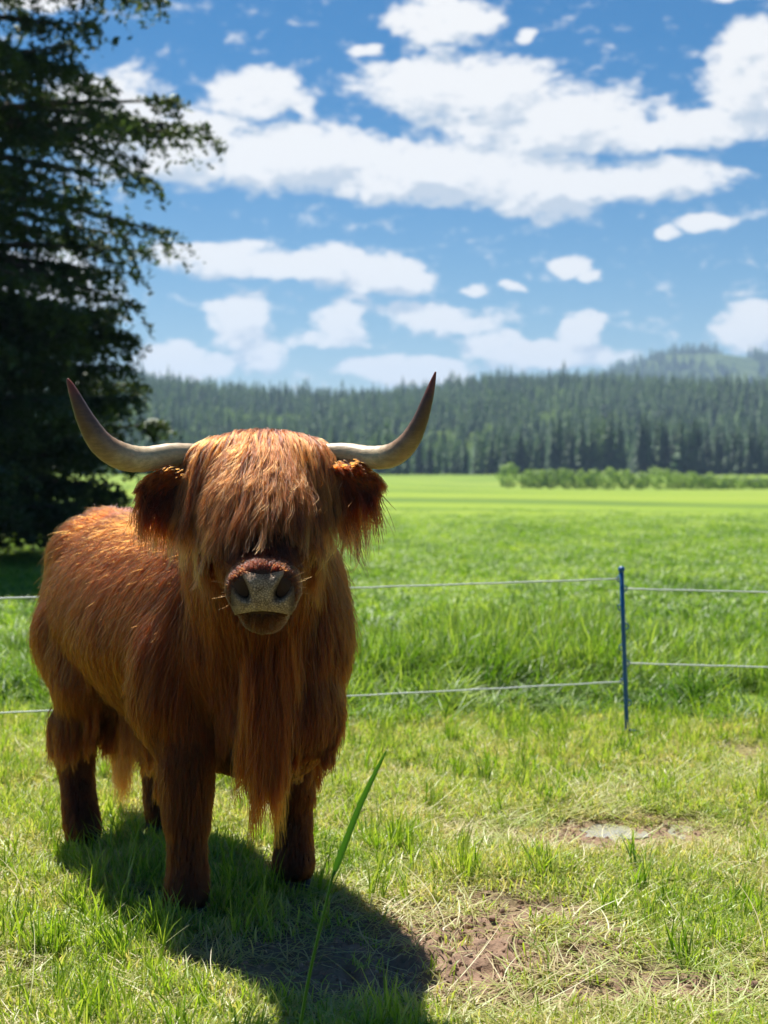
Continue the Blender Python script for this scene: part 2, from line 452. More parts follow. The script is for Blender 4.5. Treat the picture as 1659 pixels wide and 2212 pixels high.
# ------------------------------------------------------------------ scattering of grass (countless) with geometry nodes
def scatter(name, pts, rot, scl, idx, protos, kind='stuff', label=None, cat=None):
    c = bpy.data.collections.new(name + '_kinds')
    for o in protos: c.objects.link(o)
    n = len(pts)
    me = bpy.data.meshes.new(name)
    me.vertices.add(n); me.vertices.foreach_set('co', np.asarray(pts, np.float32).ravel())
    for k_, t, a in (('rot', 'FLOAT_VECTOR', rot), ('scl', 'FLOAT_VECTOR', scl), ('idx', 'INT', idx)):
        at = me.attributes.new(k_, t, 'POINT')
        a = np.asarray(a, np.int32 if t == 'INT' else np.float32)
        at.data.foreach_set('vector' if t == 'FLOAT_VECTOR' else 'value', a.ravel())
    me.update()
    o = bpy.data.objects.new(name, me); COL.objects.link(o)
    g = bpy.data.node_groups.new(name + '_scatter', 'GeometryNodeTree')
    g.interface.new_socket('Geometry', in_out='INPUT', socket_type='NodeSocketGeometry')
    g.interface.new_socket('Geometry', in_out='OUTPUT', socket_type='NodeSocketGeometry')
    gi = g.nodes.new('NodeGroupInput'); go = g.nodes.new('NodeGroupOutput')
    ci = g.nodes.new('GeometryNodeCollectionInfo'); ci.inputs['Collection'].default_value = c
    ci.inputs['Separate Children'].default_value = True; ci.inputs['Reset Children'].default_value = True
    ip = g.nodes.new('GeometryNodeInstanceOnPoints'); ip.inputs['Pick Instance'].default_value = True
    def na(nm, t):
        q = g.nodes.new('GeometryNodeInputNamedAttribute'); q.data_type = t; q.inputs['Name'].default_value = nm
        return [s for s in q.outputs if s.enabled and s.name == 'Attribute'][0]
    g.links.new(gi.outputs[0], ip.inputs['Points']); g.links.new(ci.outputs[0], ip.inputs['Instance'])
    g.links.new(na('idx', 'INT'), ip.inputs['Instance Index'])
    er = g.nodes.new('FunctionNodeEulerToRotation'); g.links.new(na('rot', 'FLOAT_VECTOR'), er.inputs[0])
    g.links.new(er.outputs[0], ip.inputs['Rotation']); g.links.new(na('scl', 'FLOAT_VECTOR'), ip.inputs['Scale'])
    g.links.new(ip.outputs[0], go.inputs[0])
    md = o.modifiers.new('scatter', 'NODES'); md.node_group = g
    tag(o, label, cat, kind=kind)
    return o

def blades(rng, n, h, w, spread, lean, droop, tint, seg=4, flat=0.0):
    """n grass blades as tapering strips: returns V, F, tint. h, w, tint are (lo, hi)."""
    t = np.linspace(0, 1, seg + 1)
    H = rng.uniform(*h, n); W = rng.uniform(*w, n)
    a = rng.uniform(0, 2 * math.pi, n); r = spread * np.sqrt(rng.random(n)); b = rng.uniform(0, 2 * math.pi, n)
    bx, by = r * np.cos(b), r * np.sin(b)
    ln = rng.uniform(*lean, n); dr = rng.uniform(*droop, n)
    ang0 = ln[:, None] + dr[:, None] * t[None] ** 1.5          # angle from vertical along the blade
    ang0 = np.minimum(ang0, 2.6)
    ds = (H / seg)[:, None]
    hor = np.concatenate([np.zeros((n, 1)), np.cumsum(np.sin(ang0[:, 1:]) * ds, 1)], 1)
    ver = np.concatenate([np.zeros((n, 1)), np.cumsum(np.cos(ang0[:, 1:]) * ds, 1)], 1)
    ver = np.maximum(ver, .002 + flat)
    ver[:, 0] = -.004
    tw = rng.uniform(-.6, .6, n)[:, None] * t[None]            # slow sideways turn
    cx = bx[:, None] + hor * np.cos(a[:, None] + tw); cy_ = by[:, None] + hor * np.sin(a[:, None] + tw)
    sidea = a[:, None] + math.pi / 2 + rng.uniform(-.7, .7, n)[:, None] + tw
    prof = np.where(t < .35, .7 + .3 * t / .35, 1 - ((t - .35) / .65) ** 1.6); prof[-1] = .04
    hw = W[:, None] * .5 * prof[None]
    sx, sy = np.cos(sidea) * hw, np.sin(sidea) * hw
    L = np.stack([cx - sx, cy_ - sy, ver], -1); Rr = np.stack([cx + sx, cy_ + sy, ver], -1)
    Vv = np.stack([L, Rr], 2).reshape(-1, 3)
    base = (np.arange(n) * (seg + 1) * 2)[:, None]
    k = np.arange(seg)[None] * 2
    q = np.stack([base + k, base + k + 1, base + k + 3, base + k + 2], -1).reshape(-1, 4)
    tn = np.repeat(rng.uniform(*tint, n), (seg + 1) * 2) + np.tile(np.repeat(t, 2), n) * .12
    return Vv, q, tn
def join(parts):
    V_, F_, T_ = [], [], []; o = 0
    for v, f, t in parts:
        V_.append(v); F_.append(f + o); T_.append(t); o += len(v)
    return np.concatenate(V_), np.concatenate(F_), np.concatenate(T_)
def proto(name, parts, mat):
    v, f, t = join(parts) if isinstance(parts, list) else parts
    return mesh_np(name, v, f, [mat], attrs={'tint': ('FLOAT', 'POINT', t.astype(np.float32))}, link=False)

rg = np.random.default_rng(21)
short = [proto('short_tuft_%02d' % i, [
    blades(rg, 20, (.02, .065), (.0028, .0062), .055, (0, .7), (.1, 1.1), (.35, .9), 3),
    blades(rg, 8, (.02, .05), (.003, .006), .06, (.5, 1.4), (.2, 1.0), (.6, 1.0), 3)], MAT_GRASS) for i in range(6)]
lying = [proto('lying_tuft_%02d' % i, [
    blades(rg, 20, (.05, .17), (.0022, .0050), .07, (1.15, 1.5), (.0, .35), (.55, 1.0), 4, flat=rg.uniform(.002, .012)),
    blades(rg, 6, (.04, .09), (.0018, .004), .06, (.8, 1.3), (.3, 1.2), (.45, .9), 4)], MAT_GRASS) for i in range(6)]
mid = [proto('mid_tuft_%02d' % i, [
    blades(rg, 16, (.06, .15), (.003, .0065), .03, (0, .4), (.1, .9), (.2, .6), 5),
    blades(rg, 12, (.03, .08), (.002, .004), .04, (.2, .8), (.3, 1.3), (.3, .8), 4)], MAT_GRASS) for i in range(6)]
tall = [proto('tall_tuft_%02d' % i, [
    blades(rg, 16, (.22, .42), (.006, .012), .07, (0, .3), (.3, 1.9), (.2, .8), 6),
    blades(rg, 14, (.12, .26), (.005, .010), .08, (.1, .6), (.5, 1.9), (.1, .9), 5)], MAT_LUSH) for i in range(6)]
wide = [proto('wide_tuft_%02d' % i, [
    blades(rg, 70, (.05, .13), (.008, .014), .30, (0, .6), (.3, 1.3), (.30, .75), 3)], MAT_LUSH) for i in range(4)]

def wet(x, y):
    px, py = topx(x, y)
    return np.clip(1.0 * np.exp(-((px - 1385) / 130) ** 2 - ((py - 1796) / 20) ** 2), 0, 1)
def place(n, xr, yr, dens, persp=None):
    x = rg.uniform(*xr, n)
    if persp:  # more of them near by
        u = rg.random(n); y = yr[0] * (yr[1] / yr[0]) ** u
    else: y = rg.uniform(*yr, n)
    keep = (rg.random(n) < dens(x, y)) & (rg.random(n) > wet(x, y))
    return x[keep], y[keep]
def scat(name, x, y, protos, s=(.8, 1.3), tilt=.15, zs=(.8, 1.2), dz=0.0, hv=1.0):
    n = len(x)
    rot = np.stack([rg.normal(0, tilt, n), rg.normal(0, tilt, n), rg.uniform(0, 6.28, n)], -1)
    a = rg.uniform(*s, n); scl = np.stack([a, a, a * rg.uniform(*zs, n) * hv], -1)
    return scatter(name, np.stack([x, y, ground_z(x, y) + dz], -1), rot, scl, rg.integers(0, len(protos), n), protos)

straw = [proto('straw_%02d' % i, blades(rg, 3, (.18, .42), (.0018, .0034), .05, (1.0, 1.45), (.0, .5), (.6, .95), 9, flat=.012), MAT_GRASS) for i in range(6)]
halfw = lambda y: np.maximum(2.4, y * .34 + 1.3)
def d_short(x, y):
    m = dirt_mask(x, y)
    return np.where(np.abs(x) < halfw(y), np.clip(1.05 - 1.7 * m, .015, 1) * (.55 + .45 * smooth(.35, .6, fbm(x * 1.9, y * 1.9, 3))), 0)
x, y = place(49600, (-4.2, 4.2), (2.3, 8.3), d_short); scat('short_grass', x, y, short)
x, y = place(29760, (-4.2, 4.2), (2.3, 8.2), lambda x, y: np.where(np.abs(x) < halfw(y), np.clip(.85 - .62 * dirt_mask(x, y), .2, 1) * (.35 + .65 * smooth(.4, .6, fbm(x * 1.3 + 5, y * 1.3, 3))), 0))
scat('trampled_grass', x, y, lying, s=(.7, 1.3), tilt=.06)
def d_mid(x, y):
    px, py = topx(x, y)
    left = np.exp(-(((px - 350) / 420) ** 2 + ((py - 2080) / 260) ** 2))
    shadow = np.exp(-(((px - 700) / 260) ** 2 + ((py - 1930) / 80) ** 2))
    w = .10 + .55 * left + .6 * shadow + .35 * smooth(.5, .65, fbm(x * 2.7 + 3, y * 2.7, 3))
    w = w + .6 * smooth(6.8, 7.8, y)
    return np.where(np.abs(x) < halfw(y), w * np.clip(1 - 1.5 * dirt_mask(x, y), 0, 1), 0)
x, y = place(9300, (-4.2, 4.2), (2.3, 8.4), d_mid); scat('longer_grass_tufts', x, y, mid, s=(.7, 1.25))
x, y = place(520, (-4.2, 4.2), (2.6, 7.6), lambda x, y: np.where(np.abs(x) < halfw(y), .9, 0)); scat('long_straws', x, y, straw, s=(.8, 1.2), tilt=.1, dz=.01)
clods = []
for i in range(6):
    bm = bmesh.new(); bmesh.ops.create_icosphere(bm, subdivisions=2, radius=.5)
    for v in bm.verts: v.co *= 1 + .45 * (vnoise(np.array([v.co.x * 4 + i * 7 + 20]), np.array([v.co.y * 4 + v.co.z * 5 + 20]))[0] - .5); v.co.z *= .7
    me_ = bpy.data.meshes.new('clod_%02d' % i); bm.to_mesh(me_); bm.free(); me_.materials.append(MAT_CLOD); clods.append(bpy.data.objects.new('clod_%02d' % i, me_))
x, y = place(60000, (-2.6, 2.6), (3.0, 6.6), lambda x, y: np.clip(dirt_mask(x, y) * 1.1 - .15, 0, 1))
n_ = len(x); a_ = .003 + .020 * rg.random(n_) ** 3.2
scatter('soil_clods', np.stack([x, y, ground_z(x, y)], -1), rg.uniform(0, 6.28, (n_, 3)), np.repeat(a_[:, None], 3, 1) * rg.uniform(.7, 1.3, (n_, 3)), rg.integers(0, 6, n_), clods)
edge = lambda x: .3 * np.exp(-((x - 1.3) / .5) ** 2) + 7.95 + .15 * np.sin(x * 1.3) + 1.0 * (1 - .9 * np.exp(-((x - 1.3) / .6) ** 2)) * (fbm(x * 2.2 + 50, x * 0 + 3, 3) - .5)
x, y = place(15000, (-7, 7), (7.4, 13), lambda x, y: np.where((y > edge(x)) & (np.abs(x) < y * .36 + 2.2), (.4 + .6 * smooth(0, 1.2, y - edge(x))) * .35 + .55 * smooth(.35, .55, fbm(x * .9, y * .9, 3)), 0) * (1 - smooth(10.8, 12.6, y)) )
x2, y2 = x, y
hv = (.55 + .7 * smooth(.35, .65, fbm(x * .8 + 9, y * .8, 3))) * (.35 + .65 * smooth(0, 1.3, y - edge(x)))
scat('tall_lush_grass', x, y, tall, s=(.8, 1.15), zs=(.85, 1.1), hv=hv)
x, y = place(38000, (-27, 27), (10.2, 60), lambda x, y: np.where(np.abs(x) < y * .38 + 3, 1 - smooth(22, 58, y), 0), persp=True)
scat('meadow_grass', x, y, wide, s=(.8, 1.5), zs=(.35, .75))

# ------------------------------------------------------------------ far forest
def conifer_geo(rng, h=20.0, wd=3.2, nwh=17, nb=9, bulk=1.0):
    V_, F_, T_ = [], [], []
    for i in range(nwh):
        f = (i + rng.uniform(-.2, .2)) / nwh
        z = h * (.06 + .93 * f)
        rr = wd * (1 - f) ** .85 * rng.uniform(.75, 1.15) + .12
        if f < .12: rr *= .75
        for b in range(max(5, int(nb * (1 - f * .4)))):
            a = rng.uniform(0, 6.283); L = rr * rng.uniform(.65, 1.2)
            dirv = np.array([math.cos(a), math.sin(a)]); sd = np.array([-dirv[1], dirv[0]])
            droop = L * rng.uniform(.15, .5); w = L * rng.uniform(.22, .42) * bulk
            th = h * .035
            base = len(V_)
            pts = [(0, 0, z + th), (*(dirv * L * .5 + sd * w), z - droop * .35), (*(dirv * L), z - droop), (*(dirv * L * .5 - sd * w), z - droop * .35),
                   (*(dirv * L * .45), z + th * .9 - droop * .2)]
            V_ += [tuple(p) for p in pts]
            F_ += [(base, base + 1, base + 4), (base + 1, base + 2, base + 4), (base + 2, base + 3, base + 4), (base + 3, base, base + 4)]
            T_ += [rng.uniform(.1, .5)] * 4 + [rng.uniform(.35, .8)]
            T_[-3] += .25
    return np.array(V_), np.array(F_), np.array(T_)
def broad_geo(rng, h=10.0, wd=4.0, n=520, leaf=.7):
    lobes = [(rng.uniform(-.5, .5) * wd * .7, rng.uniform(-.5, .5) * wd * .7, h * rng.uniform(.35, .75), rng.uniform(.35, .6) * wd, h * rng.uniform(.18, .3)) for _ in range(8)]
    lobes.append((0, 0, h * .5, wd * .7, h * .42))
    c = []; nrm = []
    for i in range(n):
        l = lobes[rng.integers(len(lobes))]
        d = rng.normal(size=3); d /= np.linalg.norm(d); r = rng.uniform(.75, 1.05)
        c.append((l[0] + d[0] * l[3] * r, l[1] + d[1] * l[3] * r, max(.3, l[2] + d[2] * l[4] * r))); nrm.append(d + rng.normal(0, .5, 3))
    return cards(rng, np.array(c), np.array(nrm), leaf, (.2, .8))
def cards(rng, c, nrm, size, tint, asp=(.6, 1.0), tn=None):
    """leaf faces: rhombs of about the given size at c with normals nrm"""
    n = len(c)
    nrm = nrm / np.linalg.norm(nrm, axis=1, keepdims=True)
    t = rng.normal(size=(n, 3)); t -= nrm * (t * nrm).sum(1, keepdims=True); t /= np.linalg.norm(t, axis=1, keepdims=True)
    b = np.cross(nrm, t)
    s = size * rng.uniform(.6, 1.25, n)[:, None] if np.isscalar(size) else size[:, None]
    a = rng.uniform(*asp, n)[:, None]
    Vv = np.stack([c - t * s * .5, c + b * s * a * .35 + nrm * s * .08, c + t * s * .5, c - b * s * a * .35 + nrm * s * .08], 1).reshape(-1, 3)
    q = (np.arange(n)[:, None] * 4 + np.arange(4)[None])
    tt = np.repeat(rng.uniform(*tint, n) if tn is None else tn, 4)
    return Vv, q, tt
rt = np.random.default_rng(5)
con = [conifer_geo(rt, 20 * rt.uniform(.85, 1.15), rt.uniform(2.8, 4.6)) for _ in range(6)]
con_p = [proto('conifer_kind_%02d' % i, g_, MAT_CONIFER) for i, g_ in enumerate(con)]
dec_p = [proto('leafy_kind_%02d' % i, broad_geo(rt, rt.uniform(9, 13), rt.uniform(3.5, 4.8)), MAT_BROAD) for i in range(3)]

n = 52000
fx = rt.uniform(-860, 860, n); fy = 445 + (1080 - 445) * rt.random(n) ** .85
ok = np.abs(fx) < fy * .62 + 90
fx, fy = fx[ok], fy[ok]
clear = smooth(.66, .74, fbm(fx * .012 + 3, fy * .009, 3))
ok = rt.random(len(fx)) > clear * .8
fx, fy = fx[ok], fy[ok]
fz = hill_z(fx, fy)
n = len(fx)
isdec = rt.random(n) < (.07 + .7 * smooth(.52, .68, fbm(fx * .012 + 40, fy * .01 + 7, 3)) * (1 - smooth(800, 1000, fy)))
idx = np.where(isdec, 6 + rt.integers(0, 3, n), rt.integers(0, 6, n))
sc_ = rt.uniform(.32, .88, n) * np.where(isdec, .9, 1)
sc_ = sc_ * np.where(rt.random(n) < .06, 1.25, 1)
# forest: names sorted so that the numbering follows the list
for i, o in enumerate(con_p + dec_p): o.name = 'tree_kind_%02d' % i
scatter('forest', np.stack([fx, fy, fz - .5], -1), np.stack([rt.normal(0, .02, n), rt.normal(0, .02, n), rt.uniform(0, 6.28, n)], -1),
        np.stack([sc_ * 1.15, sc_ * 1.15, sc_], -1), idx, con_p + dec_p)
n = 5200
fx = rt.uniform(150, 1350, n); fy = rt.uniform(1950, 2720, n)
ok = fbm(fx * .02, fy * .006, 3) > .42
fx, fy = fx[ok], fy[ok]; n = len(fx)
far_p = [o.copy() for o in con_p[:4]]
for i, o in enumerate(far_p): o.name = 'far_tree_kind_%02d' % i
s_ = rt.uniform(.6, 1.25, n)
scatter('distant_forest', np.stack([fx, fy, far_hill_z(fx, fy) - 1], -1), np.stack([fx * 0, fx * 0, rt.uniform(0, 6.28, n)], -1),
        np.stack([s_ * 1.5, s_ * 1.5, s_], -1), rt.integers(0, 4, n), far_p)

# the front row of the wood: every tree its own thing
def trunk_geo(h, r, seg=6):
    V_ = []
    for z, rr in ((-.5, r), (h * .5, r * .6), (h * .95, r * .12)):
        for k in range(seg): V_.append((rr * math.cos(k * 6.283 / seg), rr * math.sin(k * 6.283 / seg), z))
    Fq = [(j * seg + k, j * seg + (k + 1) % seg, (j + 1) * seg + (k + 1) % seg, (j + 1) * seg + k) for j in range(2) for k in range(seg)]
    return V_, Fq
tv, tf = trunk_geo(20, .28)
src = []
rt2 = np.random.default_rng(8)
for i in range(5):
    e = empty('conifer_tree', (0, 0, -50))
    v, f, t = conifer_geo(rt2, 20, rt2.uniform(2.9, 3.6), nwh=22, nb=12)
    mesh_np('crown', v, f, [MAT_CONIFER], e, attrs={'tint': ('FLOAT', 'POINT', (t * .75).astype(np.float32))})
    mesh_np('trunk', tv, tf, [MAT_BARK], e)
    src.append(e)
used = [False] * 5
rows = []
for k in range(46):                                   # dark stand at the right
    px = rt2.uniform(1175, 1510); d = rt2.uniform(433, 452)
    rows.append((px, d, rt2.uniform(.82, 1.02) * (1.0 - .12 * abs(px - 1350) / 170), 'dark'))
for k in range(26):
    px = 1060 + k * 4.5 + rt2.uniform(-4, 4); rows.append((px, rt2.uniform(440, 462), rt2.uniform(.5, .8), 'mix'))
for k in range(24):
    px = 1510 + k * 8 + rt2.uniform(-5, 5); rows.append((px, rt2.uniform(436, 462), rt2.uniform(.5, .85), 'mix'))
for k in range(44):
    px = 270 + k * 18 + rt2.uniform(-9, 9); rows.append((px, rt2.uniform(436, 462), rt2.uniform(.45, .85), 'mix'))
for px, d, s, kd in rows:
    x_ = (px - 829.5) / (F * K) * d
    i = int(rt2.integers(5))
    if not used[i]: e = src[i]; used[i] = True
    else:
        e = src[i].copy(); COL.objects.link(e)
        for ch in list(src[i].children):
            c = ch.copy(); COL.objects.link(c); c.parent = e
    z_ = float(max(ground_z(np.array([x_]), np.array([d]))[0], hill_z(np.array([x_]), np.array([d]))[0]))
    e.location = (x_, d, z_ - .3); e.scale = (s * 1.1, s * 1.1, s); e.rotation_euler = (0, 0, rt2.uniform(0, 6.28))
    if kd == 'dark': tag(e, 'tall dark conifer in the dense stand behind the row of round bushes', 'tree', 'dark conifers in the stand behind the bushes')
    elif px < 1050: tag(e, 'conifer at the forest edge beyond the meadow, left of the bush row', 'tree', 'forest edge conifers left of the bushes')
    elif px < 1180: tag(e, 'shorter conifer at the forest edge between the dark stand and the meadow corner', 'tree', 'shorter conifers left of the dark stand')
    else: tag(e, 'mid green conifer at the forest edge near the right border of the view', 'tree', 'forest edge conifers at the right border')

# bushes in a row at the far end of the meadow
bushes = [(1097, 1040, 44, 42), (1140, 1043, 34, 30), (1165, 1046, 34, 34), (1192, 1047, 32, 36), (1222, 1049, 36, 38), (1255, 1050, 36, 34), (1282, 1050, 34, 38),
          (1315, 1053, 40, 44), (1350, 1052, 36, 40), (1385, 1054, 36, 36), (1424, 1057, 56, 50), (1462, 1055, 40, 36), (1495, 1058, 40, 40), (1530, 1058, 38, 36),
          (1562, 1060, 40, 34), (1598, 1061, 44, 36), (1640, 1063, 44, 34), (1680, 1064, 44, 40)]
bl = {0: 'first round bush at the left end of the bush row, beside open meadow', 10: 'largest round bush of the row below the dark conifer stand',
      7: 'tall rounded bush left of the largest bush in the row', 17: 'bush at the right border of the view ending the row'}
for k, (px, py, w_, h_) in enumerate(bushes):
    d = 262 - (py - 1040) * .6
    z_ = EYE - (py - HZ * K) / (F * K) * d
    x_ = (px - 829.5) / (F * K) * d
    z_ = float(ground_z(np.array([x_]), np.array([d]))[0])
    e = empty('bush', (x_, d, z_ - .15))
    hh = EYE - z_ - ((py - h_ - 2) - HZ * K) / (F * K) * d; ww = w_ * .5 / (F * K) * d
    c_, n_ = [], []
    for q in range(900):
        dd = rt2.normal(size=3); dd /= np.linalg.norm(dd); r = rt2.uniform(.72, 1.0) * (1 + .18 * math.sin(dd[0] * 5 + k) * math.cos(dd[2] * 6 + k * 2))
        c_.append((dd[0] * ww * 1.15 * r, dd[1] * ww * 1.1 * r, hh * .48 + dd[2] * hh * .5 * r)); n_.append(dd + rt2.normal(0, .5, 3))
    v, f, t = cards(rt2, np.array(c_), np.array(n_), .42, (.25, .75))
    mesh_np('foliage', v, f, [MAT_BROAD], e, attrs={'tint': ('FLOAT', 'POINT', t.astype(np.float32))})
    v, f = trunk_geo(hh * .6, .12); mesh_np('stem', v, f, [MAT_BARK], e)
    tag(e, bl.get(k, 'round green bush inside the bush row at the far end of the meadow'), 'bush', 'bushes in a row at the far end of the meadow')
    if k in bl: pass

# ------------------------------------------------------------------ the big spruce at the left
def spruce():
    rng = np.random.default_rng(77)
    D = 23.0
    tx = -7.0
    e = empty('spruce_tree', (tx, D, 0))
    tag(e, 'large dark spruce with drooping branches at the left border of the photo', 'tree')
    # trunk
    V_, F_ = [], []
    H = 15.5; seg = 12
    zs_ = np.linspace(-.1, H, 14)
    for z in zs_:
        r = .34 * (1 - z / H) ** .8 + .02
        for k in range(seg): V_.append((r * math.cos(k * 6.283 / seg) + .05 * math.sin(z), r * math.sin(k * 6.283 / seg), z))
    for j in range(len(zs_) - 1):
        for k in range(seg): F_.append((j * seg + k, j * seg + (k + 1) % seg, (j + 1) * seg + (k + 1) % seg, (j + 1) * seg + k))
    mesh_np('trunk', V_, F_, [MAT_BARK], e, smooth_sh=True)
    # reach to the right of the trunk by height, from the silhouette (px of the right edge by row)
    rows_ = np.array([0, 60, 130, 180, 230, 330, 420, 500, 560, 620, 700, 745, 775, 800, 850, 930, 1000, 1060, 1130])
    edge_ = np.array([370, 330, 290, 350, 465, 465, 425, 395, 345, 335, 300, 245, 210, 260, 290, 340, 335, 325, 270])
    zrow = EYE - (rows_ - HZ * K) / (F * K) * D
    reach_px = (edge_ - 829.5) / (F * K) * D - tx
    o_ = np.argsort(zrow); zrow = zrow[o_]; reach_px = reach_px[o_]
    def reach(z, a):
        base = np.interp(z, zrow, reach_px)
        if z > zrow[-1]: base = reach_px[-1] * max(.05, (H - z) / (H - zrow[-1]))
        other = 4.0 * (1 - z / H) ** .7 + .2
        c = max(0, math.cos(a))
        k = c ** .6
        return base * k + other * (1 - k)
    tips, nrms, sizes, tints = [], [], [], []
    BV, BF = [], []
    limbs = []
    def limb(pts, r0, r1, sides=4):
        BV, BF = [], []; limbs.append((float(np.linalg.norm(np.array(pts[-1]) - np.array(pts[0]))), BV, BF))
        b0 = len(BV); n_ = len(pts)
        for i, p in enumerate(pts):
            r = r0 + (r1 - r0) * i / (n_ - 1)
            dd = Vector(pts[min(i + 1, n_ - 1)]) - Vector(pts[max(i - 1, 0)])
            q = dd.to_track_quat('Z', 'Y')
            for k in range(sides):
                v = q @ Vector((r * math.cos(k * 6.283 / sides), r * math.sin(k * 6.283 / sides), 0))
                BV.append((p[0] + v.x, p[1] + v.y, p[2] + v.z))
        for i in range(n_ - 1):
            for k in range(sides):
                BF.append((b0 + i * sides + k, b0 + i * sides + (k + 1) % sides, b0 + (i + 1) * sides + (k + 1) % sides, b0 + (i + 1) * sides + k))
    z = .75
    C, NR, SZ, TN = [], [], [], []
    while z < H - .2:
        nb = 9 if z < 4.5 else 7
        a0 = rng.uniform(0, 6.28)
        for b in range(nb):
            a = a0 + b * 6.283 / nb + rng.uniform(-.3, .3)
            ca = math.cos(a)
            zz = z + rng.uniform(-.35, .35)
            L = reach(zz - .12 * max(0, reach(zz, a)), a) * rng.uniform(.72, 1.06)
            if L < .15: continue
            up = rng.uniform(-.12, .34); m_ = 9
            pts = []
            tt = np.linspace(0, 1, m_)
            bend = rng.uniform(-.25, .25)
            for t in tt:
                rr = L * t; ang = a + bend * t * t
                pz = zz + L * (up * t - .32 * t * t + .12 * t ** 4)
                pts.append((rr * math.cos(ang), rr * math.sin(ang), max(pz, .35)))
            limb(pts, .035 + .012 * L, .008)
            P_ = np.array(pts)
            # side twigs with hanging sprays
            nt_ = int((16 + 17 * L) * (1.25 if zz < 4.2 else .64))
            for q in range(nt_):
                t = rng.uniform(.16, 1.0); i = t * (m_ - 1); i0 = min(int(i), m_ - 2); p = P_[i0] + (P_[i0 + 1] - P_[i0]) * (i - i0)
                dv = P_[i0 + 1] - P_[i0]; dv /= np.linalg.norm(dv)
                sd = np.array([-dv[1], dv[0], 0]) * rng.choice([-1, 1])
                tl = rng.uniform(.25, .75) * min(1, .35 + L * .22) * (1.15 - .5 * t)
                d2 = dv * rng.uniform(.3, .9) + sd * rng.uniform(.4, 1.0); d2 /= np.linalg.norm(d2)
                drp = rng.uniform(.3, 1.4)
                nc = int(11 + 20 * tl)
                s = np.sort(rng.random(nc))[:, None]
                pos = p + d2 * s * tl + np.array([0, 0, -1]) * (s ** 1.6) * tl * drp + rng.normal(0, .035, (nc, 3))
                pos[:, 2] = np.maximum(pos[:, 2], .22)
                C.append(pos); NR.append(rng.normal(0, .6, (nc, 3)) + np.array([0, 0, .7]))
                SZ.append(rng.uniform(.07, .18, nc)); 
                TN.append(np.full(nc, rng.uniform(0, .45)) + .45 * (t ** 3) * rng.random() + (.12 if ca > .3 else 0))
        z += rng.uniform(.24, .36) * (1.0 if z < 4.5 else 1.12)
    C = np.concatenate(C); NR = np.concatenate(NR); SZ = np.concatenate(SZ); TN = np.concatenate(TN)
    print('spruce cards', len(C))
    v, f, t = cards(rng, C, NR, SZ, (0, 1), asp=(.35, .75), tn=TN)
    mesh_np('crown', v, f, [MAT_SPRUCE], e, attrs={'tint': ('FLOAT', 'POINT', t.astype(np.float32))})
    limbs.sort(key=lambda q: -q[0])
    for L_, bv, bf in limbs[:300]: mesh_np('branch', bv, bf, [MAT_BARK], e)
    rest_v, rest_f = [], []
    for L_, bv, bf in limbs[300:]:
        o0 = len(rest_v); rest_v += bv; rest_f += [tuple(i + o0 for i in f) for f in bf]
    if rest_v: tag(mesh_np('short_branches', rest_v, rest_f, [MAT_BARK], e), kind='stuff')
spruce()

# ------------------------------------------------------------------ fence
def tube(pts, radii, sides=8, cap=True):
    V_, F_ = [], []
    n_ = len(pts); prev = None
    for i, p in enumerate(pts):
        p = Vector(p); dd = (Vector(pts[min(i + 1, n_ - 1)]) - Vector(pts[max(i - 1, 0)])).normalized()
        if prev is None: u = dd.orthogonal().normalized()
        else: u = (prev - dd * prev.dot(dd)).normalized()
        prev = u; w = dd.cross(u)
        r = radii[i] if hasattr(radii, '__len__') else radii
        ru, rw = r if hasattr(r, '__len__') else (r, r)
        for k in range(sides):
            c, s = math.cos(k * 6.283185 / sides), math.sin(k * 6.283185 / sides)
            V_.append(tuple(p + u * c * ru + w * s * rw))
    for i in range(n_ - 1):
        for k in range(sides): F_.append((i * sides + k, i * sides + (k + 1) % sides, (i + 1) * sides + (k + 1) % sides, (i + 1) * sides + k))
    if cap:
        F_.append(tuple(range(sides))[::-1]); F_.append(tuple((n_ - 1) * sides + k for k in range(sides)))
    return V_, F_
def pmat(name, col, rough=.5, spec=.5, noise_amt=.0, scale=30):
    m, nt, out = new_mat(name)
    p = N(nt, 'ShaderNodeBsdfPrincipled', i_Roughness=rough); p.inputs['Specular IOR Level'].default_value = spec
    tc = N(nt, 'ShaderNodeTexCoord'); f = noise(nt, tc.outputs['Object'], scale, 5)
    c = ramp(nt, f, [(.3, tuple(v * (1 - noise_amt) for v in col)), (.7, tuple(min(1, v * (1 + noise_amt)) for v in col))])
    nt.links.new(c, p.inputs['Base Color']); nt.links.new(p.outputs[0], out.inputs[0]); return m
MAT_POST = pmat('blue_plastic', (.008, .10, .30), .35, .5, .25, 12)
MAT_ROPE = pmat('white_poly_rope', (.72, .76, .72), .6, .3, .12, 60)
MAT_METAL = pmat('dull_steel', (.25, .25, .26), .45, .5, .2)
px_, d_ = gp(1355, 1592)[0], gp(1355, 1592)[1]
post = empty('fence_post', (px_, d_, 0))
tag(post, 'blue plastic step-in electric fence post holding the white lines', 'fence post')
LEAN = Vector((-.035, 0, 1)).normalized()
topz = .875
v, f = tube([LEAN * z for z in (0.0, .1, .3, .6, topz)], [(.013, .011)] * 5, 8); mesh_np('shaft', v, f, [MAT_POST], post, True)
v, f = tube([Vector((0, 0, -.05)), Vector((0, 0, .03))], [.004, .005], 6); mesh_np('spike', v, f, [MAT_METAL], post, True)
v, f = tube([LEAN * z for z in (topz - .012, topz, topz + .012, topz + .02)], [.012, .018, .018, .008], 8); mesh_np('cap', v, f, [MAT_POST], post, True)
